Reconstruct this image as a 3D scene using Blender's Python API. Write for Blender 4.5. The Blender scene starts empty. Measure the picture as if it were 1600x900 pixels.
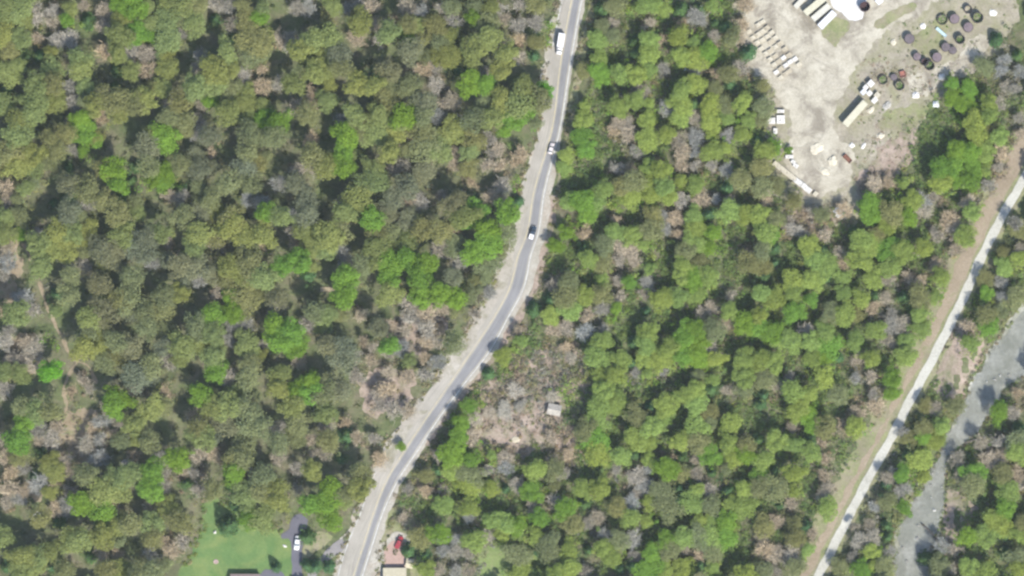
import bpy, bmesh, math, random, re
import numpy as np
from mathutils import Vector, geometry

# ------------------------------------------------------------------ camera, light, exposure
S = 0.225                                   # metres of ground per photograph pixel
def W(px, py): return ((px - 800) * S, (450 - py) * S)

sc = bpy.context.scene
COL = sc.collection
cam = bpy.data.cameras.new('camera'); camo = bpy.data.objects.new('camera', cam); COL.objects.link(camo)
CAM_H = 1400.0
camo.location = (0, 0, CAM_H); camo.rotation_euler = (0, 0, 0)
cam.sensor_width = 36; cam.lens = 36 * CAM_H / (1600 * S)
cam.clip_start = 10; cam.clip_end = 20000
sc.camera = camo

SUN_EL, SUN_AZ = math.radians(52), math.radians(148)        # azimuth clockwise from north (+Y)
world = bpy.data.worlds.new('World'); sc.world = world; world.use_nodes = True
nt = world.node_tree
sky = nt.nodes.new('ShaderNodeTexSky'); sky.sky_type = 'NISHITA'; sky.sun_disc = False
sky.sun_elevation = SUN_EL; sky.sun_rotation = SUN_AZ
bg = nt.nodes['Background']; bg.inputs['Strength'].default_value = 0.13
nt.links.new(sky.outputs['Color'], bg.inputs['Color'])
sun = bpy.data.lights.new('sun', 'SUN'); sun.energy = 3.6; sun.angle = math.radians(0.5); sun.color = (1.0, 0.95, 0.87)
suno = bpy.data.objects.new('sun', sun); COL.objects.link(suno)
sd = Vector((math.sin(SUN_AZ) * math.cos(SUN_EL), math.cos(SUN_AZ) * math.cos(SUN_EL), math.sin(SUN_EL)))
suno.rotation_euler = sd.to_track_quat('Z', 'Y').to_euler(); suno.location = (80, -120, 200)
sc.view_settings.view_transform = 'Standard'; sc.view_settings.look = 'None'
sc.view_settings.exposure = 1.3; sc.view_settings.gamma = 1.0
sc.render.engine = 'CYCLES'
sc.cycles.filter_width = 2.5
sc.cycles.max_bounces = 5; sc.cycles.diffuse_bounces = 3; sc.cycles.transparent_max_bounces = 6

rng = random.Random(7)
nrg = np.random.default_rng(11)

# ------------------------------------------------------------------ materials
def lin(r, g, b):
    f = lambda c: c / 255 / 12.92 if c / 255 <= .04045 else ((c / 255 + .055) / 1.055) ** 2.4
    return (f(r), f(g), f(b))
def shade(c, k): return tuple(v * k for v in c)

def newmat(name):
    m = bpy.data.materials.new(name); m.use_nodes = True
    n = m.node_tree; b = n.nodes['Principled BSDF']
    b.inputs['Roughness'].default_value = 0.85
    if 'Specular IOR Level' in b.inputs: b.inputs['Specular IOR Level'].default_value = 0.25
    return m, n, b
def math_node(n, op, a, b=None):
    x = n.nodes.new('ShaderNodeMath'); x.operation = op
    for i, v in enumerate((a, b)):
        if v is None: continue
        if isinstance(v, (int, float)): x.inputs[i].default_value = v
        else: n.links.new(v, x.inputs[i])
    return x.outputs[0]
def ramp(n, fac, stops):
    r = n.nodes.new('ShaderNodeValToRGB'); n.links.new(fac, r.inputs[0])
    e = r.color_ramp.elements
    while len(e) < len(stops): e.new(0.5)
    for k, (p, c) in enumerate(stops):
        e[k].position = p; e[k].color = (*c[:3], 1)
    return r.outputs['Color']
def noise(n, scale, detail=4, rough=.6, vec=None, dist=0):
    t = n.nodes.new('ShaderNodeTexNoise'); t.inputs['Scale'].default_value = scale
    t.inputs['Detail'].default_value = detail; t.inputs['Roughness'].default_value = rough
    t.inputs['Distortion'].default_value = dist
    if vec is None:
        g = n.nodes.new('ShaderNodeNewGeometry'); vec = g.outputs['Position']
    n.links.new(vec, t.inputs['Vector'])
    return t.outputs['Fac']
def mix(n, fac, a, b):
    m = n.nodes.new('ShaderNodeMix'); m.data_type = 'RGBA'
    if isinstance(fac, (int, float)): m.inputs[0].default_value = fac
    else: n.links.new(fac, m.inputs[0])
    for v, k in ((a, 6), (b, 7)):
        if isinstance(v, tuple): m.inputs[k].default_value = (*v[:3], 1)
        else: n.links.new(v, m.inputs[k])
    return m.outputs[2]
def mixmul(n, fac, a, b):
    m = n.nodes.new('ShaderNodeMix'); m.data_type = 'RGBA'; m.blend_type = 'MULTIPLY'
    m.inputs[0].default_value = fac
    for v, k in ((a, 6), (b, 7)):
        if isinstance(v, tuple): m.inputs[k].default_value = (*v[:3], 1)
        else: n.links.new(v, m.inputs[k])
    return m.outputs[2]
def bump(n, b, fac, strength, dist=.1):
    x = n.nodes.new('ShaderNodeBump'); x.inputs['Strength'].default_value = strength; x.inputs['Distance'].default_value = dist
    n.links.new(fac, x.inputs['Height']); n.links.new(x.outputs[0], b.inputs['Normal'])

def ground_mat(name, stops, s1, s2, stops2=None, thresh=(.45, .6), bump_s=.4, s3=.35):
    """speckled surface: ramp over fine + coarse noise, a second ramp in patches"""
    m, n, b = newmat(name)
    f1 = noise(n, s1, 6, .65); f2 = noise(n, s2, 3, .55)
    f = math_node(n, 'ADD', math_node(n, 'MULTIPLY', f1, .55), math_node(n, 'MULTIPLY', f2, .45))
    c = ramp(n, f, stops)
    if stops2:
        c2 = ramp(n, f, stops2)
        mk = noise(n, s3, 5, .7, dist=.6)
        fac = ramp(n, mk, [(thresh[0], (0, 0, 0)), (thresh[1], (1, 1, 1))])
        c = mix(n, fac, c, c2)
    n.links.new(c, b.inputs['Base Color'])
    bump(n, b, f1, bump_s, .15)
    return m

M = {}
M['ground'] = ground_mat('leaf_litter', [(.30, (.048, .042, .027)), (.48, (.095, .085, .054)), (.66, (.15, .135, .09))], .9, .12,
                         [(.30, (.036, .048, .018)), (.5, (.066, .084, .032)), (.7, (.105, .125, .05))], (.32, .60), .6, .13)
M['lawn'] = ground_mat('mown_grass', [(.3, (.042, .082, .024)), (.5, (.066, .12, .036)), (.7, (.098, .155, .05))], 1.6, .10,
                       [(.3, (.085, .125, .036)), (.7, (.15, .18, .062))], (.40, .66), .3, .09)
M['rough_grass'] = ground_mat('rough_grass', [(.3, (.085, .10, .042)), (.5, (.14, .152, .07)), (.7, (.195, .20, .10))], 1.2, .15,
                              [(.3, (.12, .11, .07)), (.7, (.20, .18, .12))], (.40, .62), .4, .2)
M['meadow'] = ground_mat('meadow_grass', [(.3, (.07, .105, .032)), (.5, (.115, .155, .052)), (.7, (.16, .195, .075))], 1.2, .15,
                         [(.3, (.11, .115, .06)), (.7, (.18, .18, .10))], (.50, .70), .4, .2)
M['gravel'] = ground_mat('pale_gravel', [(.28, (.17, .152, .112)), (.46, (.262, .242, .19)), (.68, (.355, .335, .275))], 1.5, .16,
                         [(.3, (.112, .10, .075)), (.7, (.20, .178, .142))], (.46, .62), .4, .11)
M['white_gravel'] = ground_mat('white_gravel', [(.3, (.33, .33, .32)), (.7, (.46, .45, .44))], 1.7, .2)
M['lot'] = ground_mat('weedy_dirt', [(.3, (.12, .107, .08)), (.5, (.20, .18, .14)), (.7, (.29, .262, .215))], 1.1, .13,
                      [(.3, (.115, .115, .06)), (.7, (.20, .195, .115))], (.40, .68), .4, .12)
M['soil'] = ground_mat('brown_soil', [(.3, (.12, .092, .072)), (.5, (.205, .163, .13)), (.7, (.29, .24, .20))], 1.0, .16,
                       [(.3, (.08, .085, .045)), (.7, (.155, .155, .085))], (.48, .7), .5, .14)
M['track'] = ground_mat('tan_track', [(.3, (.13, .105, .07)), (.5, (.19, .155, .11)), (.7, (.25, .21, .155))], 1.3, .10,
                        [(.3, (.10, .11, .05)), (.7, (.17, .175, .09))], (.57, .7), .3, .2)
M['trail'] = ground_mat('crushed_limestone', [(.3, (.215, .212, .182)), (.5, (.30, .296, .26)), (.7, (.365, .36, .32))], 1.2, .10, bump_s=.2)
M['creek_bed'] = ground_mat('creek_gravel', [(.3, (.11, .112, .092)), (.5, (.225, .227, .195)), (.7, (.37, .365, .33))], .8, .14,
                            [(.3, (.09, .095, .07)), (.7, (.18, .18, .135))], (.40, .62), .6, .1)
M['brick_pad'] = ground_mat('pink_pad', [(.3, (.215, .15, .122)), (.7, (.29, .21, .178))], 1.5, .2)
M['path'] = ground_mat('tan_path', [(.3, (.12, .095, .06)), (.5, (.185, .15, .10)), (.7, (.24, .205, .145))], 1.2, .14,
                       [(.3, (.08, .10, .04)), (.7, (.14, .16, .07))], (.55, .66), .4, .3)

def asphalt(name, c0, c1, streak):
    m, n, b = newmat(name)
    f1 = noise(n, 2.5, 6, .7); f2 = noise(n, .10, 4, .6)
    f = math_node(n, 'ADD', math_node(n, 'MULTIPLY', f1, .4), math_node(n, 'MULTIPLY', f2, .6))
    c = ramp(n, f, [(.32, c0), (.66, c1)])
    uv = n.nodes.new('ShaderNodeUVMap'); uv.uv_map = 'UVMap'
    mp = n.nodes.new('ShaderNodeMapping'); mp.inputs['Scale'].default_value = (streak, .06, 1)
    n.links.new(uv.outputs[0], mp.inputs[0])
    st = noise(n, 1.0, 3, .6, mp.outputs[0])
    c = mixmul(n, .75, c, ramp(n, st, [(.3, (.62, .62, .63)), (.7, (1.15, 1.13, 1.08))]))
    n.links.new(c, b.inputs['Base Color']); b.inputs['Roughness'].default_value = .8
    bump(n, b, f1, .2, .03)
    return m
M['road_pale'] = asphalt('worn_pale_asphalt', (.19, .18, .155), (.29, .275, .245), 5.0)
M['road_dark'] = asphalt('dark_asphalt', (.125, .127, .132), (.19, .191, .197), 4.0)
M['shoulder'] = ground_mat('gravel_shoulder', [(.3, (.17, .157, .128)), (.5, (.25, .236, .20)), (.7, (.35, .335, .295))], 1.4, .12,
                           [(.3, (.16, .135, .105)), (.7, (.25, .215, .175))], (.48, .7), .4, .12)
M['dirt_shoulder'] = ground_mat('dirty_shoulder', [(.3, (.175, .16, .132)), (.5, (.245, .228, .195)), (.7, (.325, .308, .27))], 1.4, .12,
                           [(.3, (.12, .115, .075)), (.7, (.19, .18, .13))], (.46, .66), .4, .16)
M['drive'] = ground_mat('driveway_asphalt', [(.3, (.06, .06, .075)), (.7, (.10, .098, .115))], 2.0, .15, bump_s=.2)
M['drive_pale'] = ground_mat('driveway_worn', [(.3, (.12, .115, .115)), (.7, (.19, .18, .175))], 1.6, .12, bump_s=.2)

def paint(name, c, wear):
    m, n, b = newmat(name)
    f = noise(n, .8, 5, .7)
    n.links.new(mix(n, ramp(n, f, [(.42, (0, 0, 0)), (.62, (1, 1, 1))]), c, wear), b.inputs['Base Color'])
    return m
M['yellow_paint'] = paint('yellow_road_paint', (.40, .35, .20), (.28, .26, .20))
M['white_paint'] = paint('white_road_paint', (.38, .39, .37), (.26, .26, .25))

def plain(name, c, rough=.6, metal=0, var=.18, scale=1.2, spec=.4, coat=0):
    m, n, b = newmat(name)
    tc = n.nodes.new('ShaderNodeTexCoord')
    f = noise(n, scale, 5, .65, tc.outputs['Object'])
    n.links.new(ramp(n, f, [(.3, shade(c, 1 - var)), (.7, shade(c, 1 + var))]), b.inputs['Base Color'])
    b.inputs['Roughness'].default_value = rough; b.inputs['Metallic'].default_value = metal
    b.inputs['Specular IOR Level'].default_value = spec
    if coat: b.inputs['Coat Weight'].default_value = coat
    return m
M['white_metal'] = plain('white_metal', (.42, .43, .44), .5, var=.1)
M['cream_metal'] = plain('cream_metal', (.33, .315, .235), .6, var=.16)
M['pale_metal'] = plain('pale_metal', (.34, .33, .28), .6, var=.18)
M['rust'] = plain('rusty_steel', (.125, .055, .036), .9, var=.4)
M['red_rust'] = plain('red_oxide', (.20, .085, .065), .85, var=.3)
M['dark_steel'] = plain('dark_tank_steel', (.02, .016, .02), .8, var=.4)
M['maroon'] = plain('maroon_steel', (.035, .016, .02), .8, var=.4)
M['grey_lid'] = plain('weathered_lid', (.085, .07, .075), .85, var=.22, scale=.8)
M['pink_lid'] = plain('weathered_pink_lid', (.11, .085, .092), .85, var=.22, scale=.8)
M['weeds'] = plain('weeds', (.075, .13, .03), .9, var=.5, scale=1.6)
M['stone'] = plain('cream_stone', (.37, .34, .265), .9, var=.2, scale=.9)
M['stone_tan'] = plain('tan_stone', (.31, .275, .205), .9, var=.22, scale=.9)
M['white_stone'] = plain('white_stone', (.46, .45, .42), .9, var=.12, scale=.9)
M['pallet'] = plain('pallet_wood', (.15, .115, .08), .9, var=.3)
M['wood'] = plain('pale_timber', (.26, .215, .14), .85, var=.25, scale=2)
M['boulder'] = plain('boulder_stone', (.25, .24, .215), .9, var=.3, scale=1.5)
M['blue_pipe'] = plain('pale_blue_plastic', (.30, .40, .43), .4, var=.1)
M['car_white'] = plain('white_car_paint', (.50, .50, .50), .25, var=.03, spec=.5, coat=.4)
M['car_blue'] = plain('dark_blue_car_paint', (.022, .034, .05), .25, var=.05, spec=.5, coat=.4)
M['car_red'] = plain('red_car_paint', (.20, .018, .024), .3, var=.08, spec=.5, coat=.3)
M['car_cream'] = plain('pearl_car_paint', (.44, .40, .39), .25, var=.05, spec=.5, coat=.4)
M['glass'] = plain('car_glass', (.03, .045, .055), .08, var=.1, spec=.6)
M['tyre'] = plain('tyre_rubber', (.02, .02, .02), .9, var=.2)
M['rim'] = plain('wheel_rim', (.25, .25, .26), .4, .6, var=.1)
M['lamp_white'] = plain('headlight_lens', (.5, .5, .48), .2)
M['lamp_red'] = plain('taillight_lens', (.25, .02, .02), .3)
M['bark'] = plain('grey_bark', (.095, .082, .07), .95, var=.35, scale=2)
M['bark_pale'] = plain('pale_bark', (.24, .225, .20), .95, var=.3, scale=2)
M['roof_brown'] = plain('brown_shingle', (.17, .13, .12), .9, var=.25, scale=3)
M['roof_cream'] = plain('cream_roof', (.33, .30, .215), .8, var=.12)
M['roof_pale'] = plain('pale_weathered_roof', (.25, .232, .20), .85, var=.3)
M['wall'] = plain('siding_wall', (.25, .23, .20), .8, var=.1)
M['tarp'] = plain('white_tarp', (.42, .44, .45), .6, var=.12)

def leaf_mat(name, trans=.42, spread=.30):
    m = bpy.data.materials.new(name); m.use_nodes = True
    n = m.node_tree; n.nodes.clear()
    out = n.nodes.new('ShaderNodeOutputMaterial')
    oi = n.nodes.new('ShaderNodeObjectInfo'); ge = n.nodes.new('ShaderNodeNewGeometry')
    r = ge.outputs['Random Per Island']
    lo, hi = 1 - spread * .8, 1 + spread
    v = ramp(n, r, [(0, (lo, lo, lo * .9)), (.6, (1, 1, 1)), (1, (hi * 1.04, hi, hi * .95))])
    c = mixmul(n, 1, oi.outputs['Color'], v)
    d = n.nodes.new('ShaderNodeBsdfDiffuse'); n.links.new(c, d.inputs[0])
    t = n.nodes.new('ShaderNodeBsdfTranslucent'); n.links.new(c, t.inputs[0])
    ms = n.nodes.new('ShaderNodeMixShader'); ms.inputs[0].default_value = trans
    n.links.new(d.outputs[0], ms.inputs[1]); n.links.new(t.outputs[0], ms.inputs[2])
    n.links.new(ms.outputs[0], out.inputs[0])
    return m
M['leaf'] = leaf_mat('leaves'); M['needle'] = leaf_mat('needles', .12, .4); M['twig'] = leaf_mat('twigs', 0, .45)

def stuff_leaf_mat(name, stops, trans=.25):
    m = bpy.data.materials.new(name); m.use_nodes = True
    n = m.node_tree; n.nodes.clear()
    out = n.nodes.new('ShaderNodeOutputMaterial'); ge = n.nodes.new('ShaderNodeNewGeometry')
    f = math_node(n, 'ADD', math_node(n, 'MULTIPLY', ge.outputs['Random Per Island'], .45), math_node(n, 'MULTIPLY', noise(n, .11, 3, .6), .75))
    c = ramp(n, f, stops)
    d = n.nodes.new('ShaderNodeBsdfDiffuse'); n.links.new(c, d.inputs[0])
    t = n.nodes.new('ShaderNodeBsdfTranslucent'); n.links.new(c, t.inputs[0])
    ms = n.nodes.new('ShaderNodeMixShader'); ms.inputs[0].default_value = trans
    n.links.new(d.outputs[0], ms.inputs[1]); n.links.new(t.outputs[0], ms.inputs[2])
    n.links.new(ms.outputs[0], out.inputs[0])
    return m
M['under'] = stuff_leaf_mat('undergrowth_leaves', [(.3, (.06, .10, .028)), (.5, (.115, .145, .05)), (.68, (.155, .16, .08)), (.85, (.21, .185, .13))])
M['canopy'] = stuff_leaf_mat('far_canopy_leaves', [(.25, (.06, .085, .03)), (.45, (.11, .15, .03)), (.65, (.14, .15, .06)), (.85, (.17, .15, .11))])

def water_mat():
    m, n, b = newmat('creek_water')
    f = noise(n, .9, 5, .6); f2 = noise(n, .12, 3, .5)
    n.links.new(ramp(n, f2, [(.3, (.13, .14, .125)), (.7, (.23, .24, .22))]), b.inputs['Base Color'])
    b.inputs['Roughness'].default_value = .22; b.inputs['Specular IOR Level'].default_value = .5
    b.inputs['Alpha'].default_value = .35
    bump(n, b, f, .6, .15)
    return m
M['water'] = water_mat()

# ------------------------------------------------------------------ object helpers
def put(o, parent=None):
    COL.objects.link(o)
    if parent is not None: o.parent = parent
    return o
def tag(o, label, cat, group=None):
    o['label'] = label; o['category'] = cat
    if group: o['group'] = group
    return o
def thing(name, label, cat, x, y, rot=0, group=None, z=None, scale=1):
    o = bpy.data.objects.new(name, None); o.empty_display_size = .5
    put(o); o.location = (x, y, hgt(x, y) if z is None else z); o.rotation_euler = (0, 0, rot)
    o.scale = (scale,) * 3
    return tag(o, label, cat, group)
def mesh_obj(name, me, mat, parent=None):
    o = bpy.data.objects.new(name, me)
    if mat is not None and not me.materials: me.materials.append(mat)
    return put(o, parent)
def bm_obj(name, bm, mat, parent=None, smooth=False):
    me = bpy.data.meshes.new(name); bm.normal_update(); bm.to_mesh(me); bm.free()
    if smooth: me.polygons.foreach_set('use_smooth', [True] * len(me.polygons))
    return mesh_obj(name, me, mat, parent)
def pyd(name, v, f, mat, parent=None, kind=None):
    me = bpy.data.meshes.new(name); me.from_pydata([tuple(p) for p in v], [], [tuple(q) for q in f]); me.update()
    o = mesh_obj(name, me, mat, parent)
    if kind: o['kind'] = kind
    return o
def box(bm, x0, x1, y0, y1, z0, z1, top=1.0, topy=None):
    """box; the top face can be drawn in"""
    ty = top if topy is None else topy
    cx, cy = (x0 + x1) / 2, (y0 + y1) / 2
    vs = [bm.verts.new(p) for p in ((x0, y0, z0), (x1, y0, z0), (x1, y1, z0), (x0, y1, z0))]
    f = lambda x, y: (cx + (x - cx) * top, cy + (y - cy) * ty, z1)
    vt = [bm.verts.new(f(*p)) for p in ((x0, y0), (x1, y0), (x1, y1), (x0, y1))]
    bm.faces.new(vs[::-1]); bm.faces.new(vt)
    for i in range(4): bm.faces.new((vs[i], vs[(i + 1) % 4], vt[(i + 1) % 4], vt[i]))
    return vs + vt
def bevelled(bm, w, seg=2):
    bmesh.ops.bevel(bm, geom=list(bm.edges), offset=w, segments=seg, affect='EDGES', profile=.6)
def tube(bm, pts, radii, seg=6, cap=True):
    rings = []
    for i, p in enumerate(pts):
        p = Vector(p); d = (Vector(pts[min(i + 1, len(pts) - 1)]) - Vector(pts[max(i - 1, 0)]))
        d.normalize(); a = d.orthogonal().normalized(); b2 = d.cross(a)
        rings.append([bm.verts.new(p + (a * math.cos(t) + b2 * math.sin(t)) * radii[i]) for t in (2 * math.pi * k / seg for k in range(seg))])
    for r0, r1 in zip(rings, rings[1:]):
        for k in range(seg): bm.faces.new((r0[k], r0[(k + 1) % seg], r1[(k + 1) % seg], r1[k]))
    if cap:
        bm.faces.new(rings[0][::-1]); bm.faces.new(rings[-1])

# ------------------------------------------------------------------ courses of road, trail and creek (photograph pixels)
#            y    left   yellow  dark l/r   white  right
ROAD = [(-260, 930, 950, 953, 964, 966, 981),
        (-100, 900, 917, 920, 931, 933, 946),
        (0, 876, 893, 896, 907, 909, 921), (100, 857, 875.5, 878, 889, 891, 900), (200, 845, 862.5, 865, 873.5, 875, 882),
        (300, 815, 834, 837, 848.5, 850.5, 868), (363, 806, 823.5, 826, 839, 841, 859), (400, 789, 809, 812, 827, 829, 851),
        (450, 772, 796, 799, 816, 818, 835), (500, 745, 769, 772.5, 789, 791.5, 808), (550, 710, 736, 740, 761, 764, 778),
        (600, 678, 702, 706, 722, 725, 740), (650, 640, 668, 671, 685, 688, 699), (700, 606, 634.5, 638, 652, 655, 667),
        (750, 579, 604, 607, 619, 622, 634), (800, 562, 584, 587, 596, 598.5, 612), (850, 541, 568, 571, 579, 582, 596),
        (900, 526, 552, 555, 563.5, 566, 585), (1000, 500, 522, 525, 535, 537.5, 552), (1200, 470, 490, 493, 503, 505.5, 520)]
RA = np.array(ROAD, float)
def catmull(ys, vals, y):
    i = int(np.clip(np.searchsorted(ys, y) - 1, 0, len(ys) - 2))
    t = (y - ys[i]) / (ys[i + 1] - ys[i])
    def slope(k):
        a, b = max(k - 1, 0), min(k + 1, len(ys) - 1)
        return (vals[b] - vals[a]) / (ys[b] - ys[a])
    hh = ys[i + 1] - ys[i]
    m0, m1 = slope(i) * hh, slope(i + 1) * hh
    return (2*t**3 - 3*t**2 + 1) * vals[i] + (t**3 - 2*t**2 + t) * m0 + (-2*t**3 + 3*t**2) * vals[i+1] + (t**3 - t**2) * m1
def road_at(y, k): return catmull(RA[:, 0], RA[:, k], y)

TRAIL = [(1900, -230), (1752, 20), (1664, 165), (1597, 285), (1575, 321), (1557, 355), (1532, 405), (1511, 453), (1460, 555),
         (1417, 635), (1396, 678), (1360, 742), (1322, 815), (1280, 897), (1180, 1090), (1100, 1250)]
TR = np.array(sorted(TRAIL, key=lambda p: p[1]), float)
def trail_at(y): return catmull(TR[:, 1], TR[:, 0], y)

CREEK_W = [(1790, 240), (1680, 360), (1600, 465), (1573, 512), (1550, 542), (1530, 580), (1510, 616), (1493, 655), (1474, 685), (1462, 722), (1433, 775), (1410, 812), (1399, 850), (1394, 905), (1385, 1000), (1370, 1200)]
CREEK_E = [(1880, 330), (1740, 470), (1640, 560), (1600, 588), (1572, 606), (1552, 640), (1525, 678), (1496, 702), (1480, 725), (1477, 765), (1476, 800), (1467, 828), (1458, 855), (1450, 905), (1440, 1000), (1430, 1200)]
def resample(pts, step):
    pts = [Vector((p[0], p[1])) for p in pts]; out = [pts[0]]
    n = len(pts)
    for i in range(n - 1):
        p0, p1, p2, p3 = pts[max(i-1, 0)], pts[i], pts[i+1], pts[min(i+2, n-1)]
        k = max(1, int((p2 - p1).length / step))
        for j in range(1, k + 1):
            t = j / k
            out.append(.5 * ((2*p1) + (p2 - p0)*t + (2*p0 - 5*p1 + 4*p2 - p3)*t*t + (3*p1 - p0 - 3*p2 + p3)*t**3))
    return out
CREEK_C = np.array([[(a[0] + b[0]) / 2, (a[1] + b[1]) / 2] for a, b in zip(CREEK_W, CREEK_E)])
CREEK_CW = np.array([W(*p) for p in resample(CREEK_C, 12)])
CREEK_HW = np.array([math.hypot(a[0] - b[0], a[1] - b[1]) / 2 * S for a, b in zip(CREEK_W, CREEK_E)])

def hgt_np(x, y):
    z = .22 * np.sin(x / 31 + 1.3) * np.cos(y / 27) + .10 * np.sin(x / 15 + y / 19)
    d = np.full(x.shape, 1e9)
    for p in CREEK_CW:
        d = np.minimum(d, (x - p[0])**2 + (y - p[1])**2)
    d = np.sqrt(d)
    t = np.clip((11.5 - d) / 6.5, 0, 1); t = t * t * (3 - 2 * t)
    return z - 1.7 * t
def hgt(x, y): return float(hgt_np(np.array([x]), np.array([y]))[0])

# ------------------------------------------------------------------ the ground
def grid_axis(lim, step, far):
    a = np.arange(-lim, lim + .1, step)
    return np.concatenate([[-far, -far * .4, -far * .18, -lim - 60, -lim - 20], a, [lim + 20, lim + 60, far * .18, far * .4, far]])
gx, gy = grid_axis(250, 2.0, 3200), grid_axis(160, 2.0, 3200)
XX, YY = np.meshgrid(gx, gy); ZZ = hgt_np(XX, YY)
vs = np.stack([XX.ravel(), YY.ravel(), ZZ.ravel()], 1)
nx = len(gx); ii = np.arange(len(gy) - 1)[:, None] * nx + np.arange(nx - 1)[None, :]
fc = np.stack([ii, ii + 1, ii + nx + 1, ii + nx], -1).reshape(-1, 4)
def fast_mesh(name, v, f):
    me = bpy.data.meshes.new(name); k = f.shape[1]
    me.vertices.add(len(v)); me.vertices.foreach_set('co', v.astype(np.float32).ravel())
    me.loops.add(f.size); me.loops.foreach_set('vertex_index', f.astype(np.int32).ravel())
    me.polygons.add(len(f)); me.polygons.foreach_set('loop_start', np.arange(0, f.size, k, dtype=np.int32))
    me.update(calc_edges=True); return me
gm = fast_mesh('ground', vs, fc); gm.polygons.foreach_set('use_smooth', [True] * len(fc))
g = mesh_obj('ground', gm, M['ground']); g['kind'] = 'structure'

def fract(t, seed):
    return (math.sin(t * .9 + seed) + .6 * math.sin(t * 2.3 + seed * 2.1) + .4 * math.sin(t * 5.7 + seed * .7) + .25 * math.sin(t * 11.3 + seed * 3.1)) / 1.6
def ragged(pts, amp=1.0, seed=0, step=1.0):
    """closed outline in pixels -> wandering outline in metres"""
    p = [Vector(W(*q)) for q in pts]; n = len(p); out = []; acc = 0
    for i in range(n):
        p0, p1, p2, p3 = p[i - 1], p[i], p[(i + 1) % n], p[(i + 2) % n]
        k = max(2, int((p2 - p1).length / step))
        for j in range(k):
            t = j / k
            q = .5 * ((2*p1) + (p2 - p0)*t + (2*p0 - 5*p1 + 4*p2 - p3)*t*t + (3*p1 - p0 - 3*p2 + p3)*t**3)
            out.append(q)
    res = []
    for i, q in enumerate(out):
        d = out[(i + 1) % len(out)] - out[i - 1]
        nn = Vector((d.y, -d.x)).normalized() if d.length > 1e-6 else Vector((0, 0))
        res.append(q + nn * amp * fract(i * step * .6, seed + 1.7) + nn * amp * .35 * (rng.random() - .5))
    return res
def inside(poly, x, y):
    c = False; j = len(poly) - 1
    for i in range(len(poly)):
        xi, yi = poly[i][0], poly[i][1]; xj, yj = poly[j][0], poly[j][1]
        if (yi > y) != (yj > y) and x < (xj - xi) * (y - yi) / (yj - yi) + xi: c = not c
        j = i
    return c
def sheet(name, pts, mat, off, amp=1.0, seed=0, kind='structure', step=1.0, holes=3.0, flat=None):
    out = ragged(pts, amp, seed, step)
    xs = [p.x for p in out]; ys = [p.y for p in out]
    allp = list(out)
    y = min(ys) + 1
    while y < max(ys):
        x = min(xs) + 1
        while x < max(xs):
            if inside(out, x, y): allp.append(Vector((x, y)))
            x += holes
        y += holes
    n = len(out)
    r = geometry.delaunay_2d_cdt(allp, [], [list(range(n))], 1, 1e-4)
    v = np.array([[p.x, p.y] for p in r[0]])
    z = (hgt_np(v[:, 0], v[:, 1]) if flat is None else np.full(len(v), flat)) + off
    o = pyd(name, np.column_stack([v, z]), [f for f in r[2]], mat)
    o.data.polygons.foreach_set('use_smooth', [True] * len(o.data.polygons))
    for pl in o.data.polygons: pass
    bm = bmesh.new(); bm.from_mesh(o.data)
    for f in bm.faces:
        if f.normal.z < 0: f.normal_flip()
    bm.to_mesh(o.data); bm.free()
    o['kind'] = kind
    return o
def strip(name, left, right, mat, off, cols=3, jl=0, jr=0, seed=0):
    """ribbon between two px polylines of equal length"""
    v, f, uv = [], [], []; L = 0; prev = None
    for i, (a, b) in enumerate(zip(left, right)):
        a, b = Vector(W(*a)), Vector(W(*b)); d = (b - a).normalized()
        a = a + d * (jl * fract(i * 1.3, seed) + jl * .4 * (rng.random() - .5))
        b = b + d * (jr * fract(i * 1.1, seed + 4) + jr * .4 * (rng.random() - .5))
        mid = (a + b) / 2
        if prev is not None: L += (mid - prev).length
        prev = mid
        for c in range(cols + 1):
            t = c / cols; p = a.lerp(b, t)
            v.append((p.x, p.y)); uv.append(((p - a).length, L))
    arr = np.array(v); z = hgt_np(arr[:, 0], arr[:, 1]) + off
    n = len(left); k = cols + 1
    for i in range(n - 1):
        for c in range(cols):
            f.append((i*k + c, i*k + c + 1, (i+1)*k + c + 1, (i+1)*k + c))
    o = pyd(name, np.column_stack([arr, z]), f, mat, kind='structure')
    me = o.data; ul = me.uv_layers.new(name='UVMap')
    vi = np.zeros(len(me.loops), dtype=np.int32); me.loops.foreach_get('vertex_index', vi)
    ul.data.foreach_set('uv', np.array(uv)[vi].ravel())
    bm = bmesh.new(); bm.from_mesh(me)
    for fa in bm.faces:
        if fa.normal.z < 0: fa.normal_flip()
    bm.to_mesh(me); bm.free()
    return o

# ---- the weedy lot and the gravel yard
LOT = [(1168, -60), (1330, -70), (1560, -60), (1592, 0), (1570, 70), (1520, 110), (1482, 140), (1452, 165), (1432, 205), (1415, 262), (1372, 285), (1345, 312), (1342, 345),
       (1310, 365), (1262, 360), (1235, 372), (1215, 350), (1195, 300), (1180, 262), (1205, 235), (1190, 200), (1186, 165), (1195, 140), (1168, 105), (1146, 60), (1145, 20)]
YARD = [(1188, -50), (1330, -60), (1480, -40), (1462, 3), (1425, 28), (1385, 46), (1366, 70), (1345, 92), (1332, 118), (1316, 146), (1308, 168), (1300, 190), (1312, 212), (1330, 236), (1334, 268),
        (1318, 290), (1287, 307), (1262, 300), (1242, 282), (1226, 248), (1236, 210), (1228, 170), (1216, 150), (1190, 128), (1164, 86), (1158, 50), (1162, 18)]
sheet('weedy_lot', LOT, M['lot'], .06, 1.2, 1)
sheet('gravel_yard', YARD, M['gravel'], .10, 1.3, 2)
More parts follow.
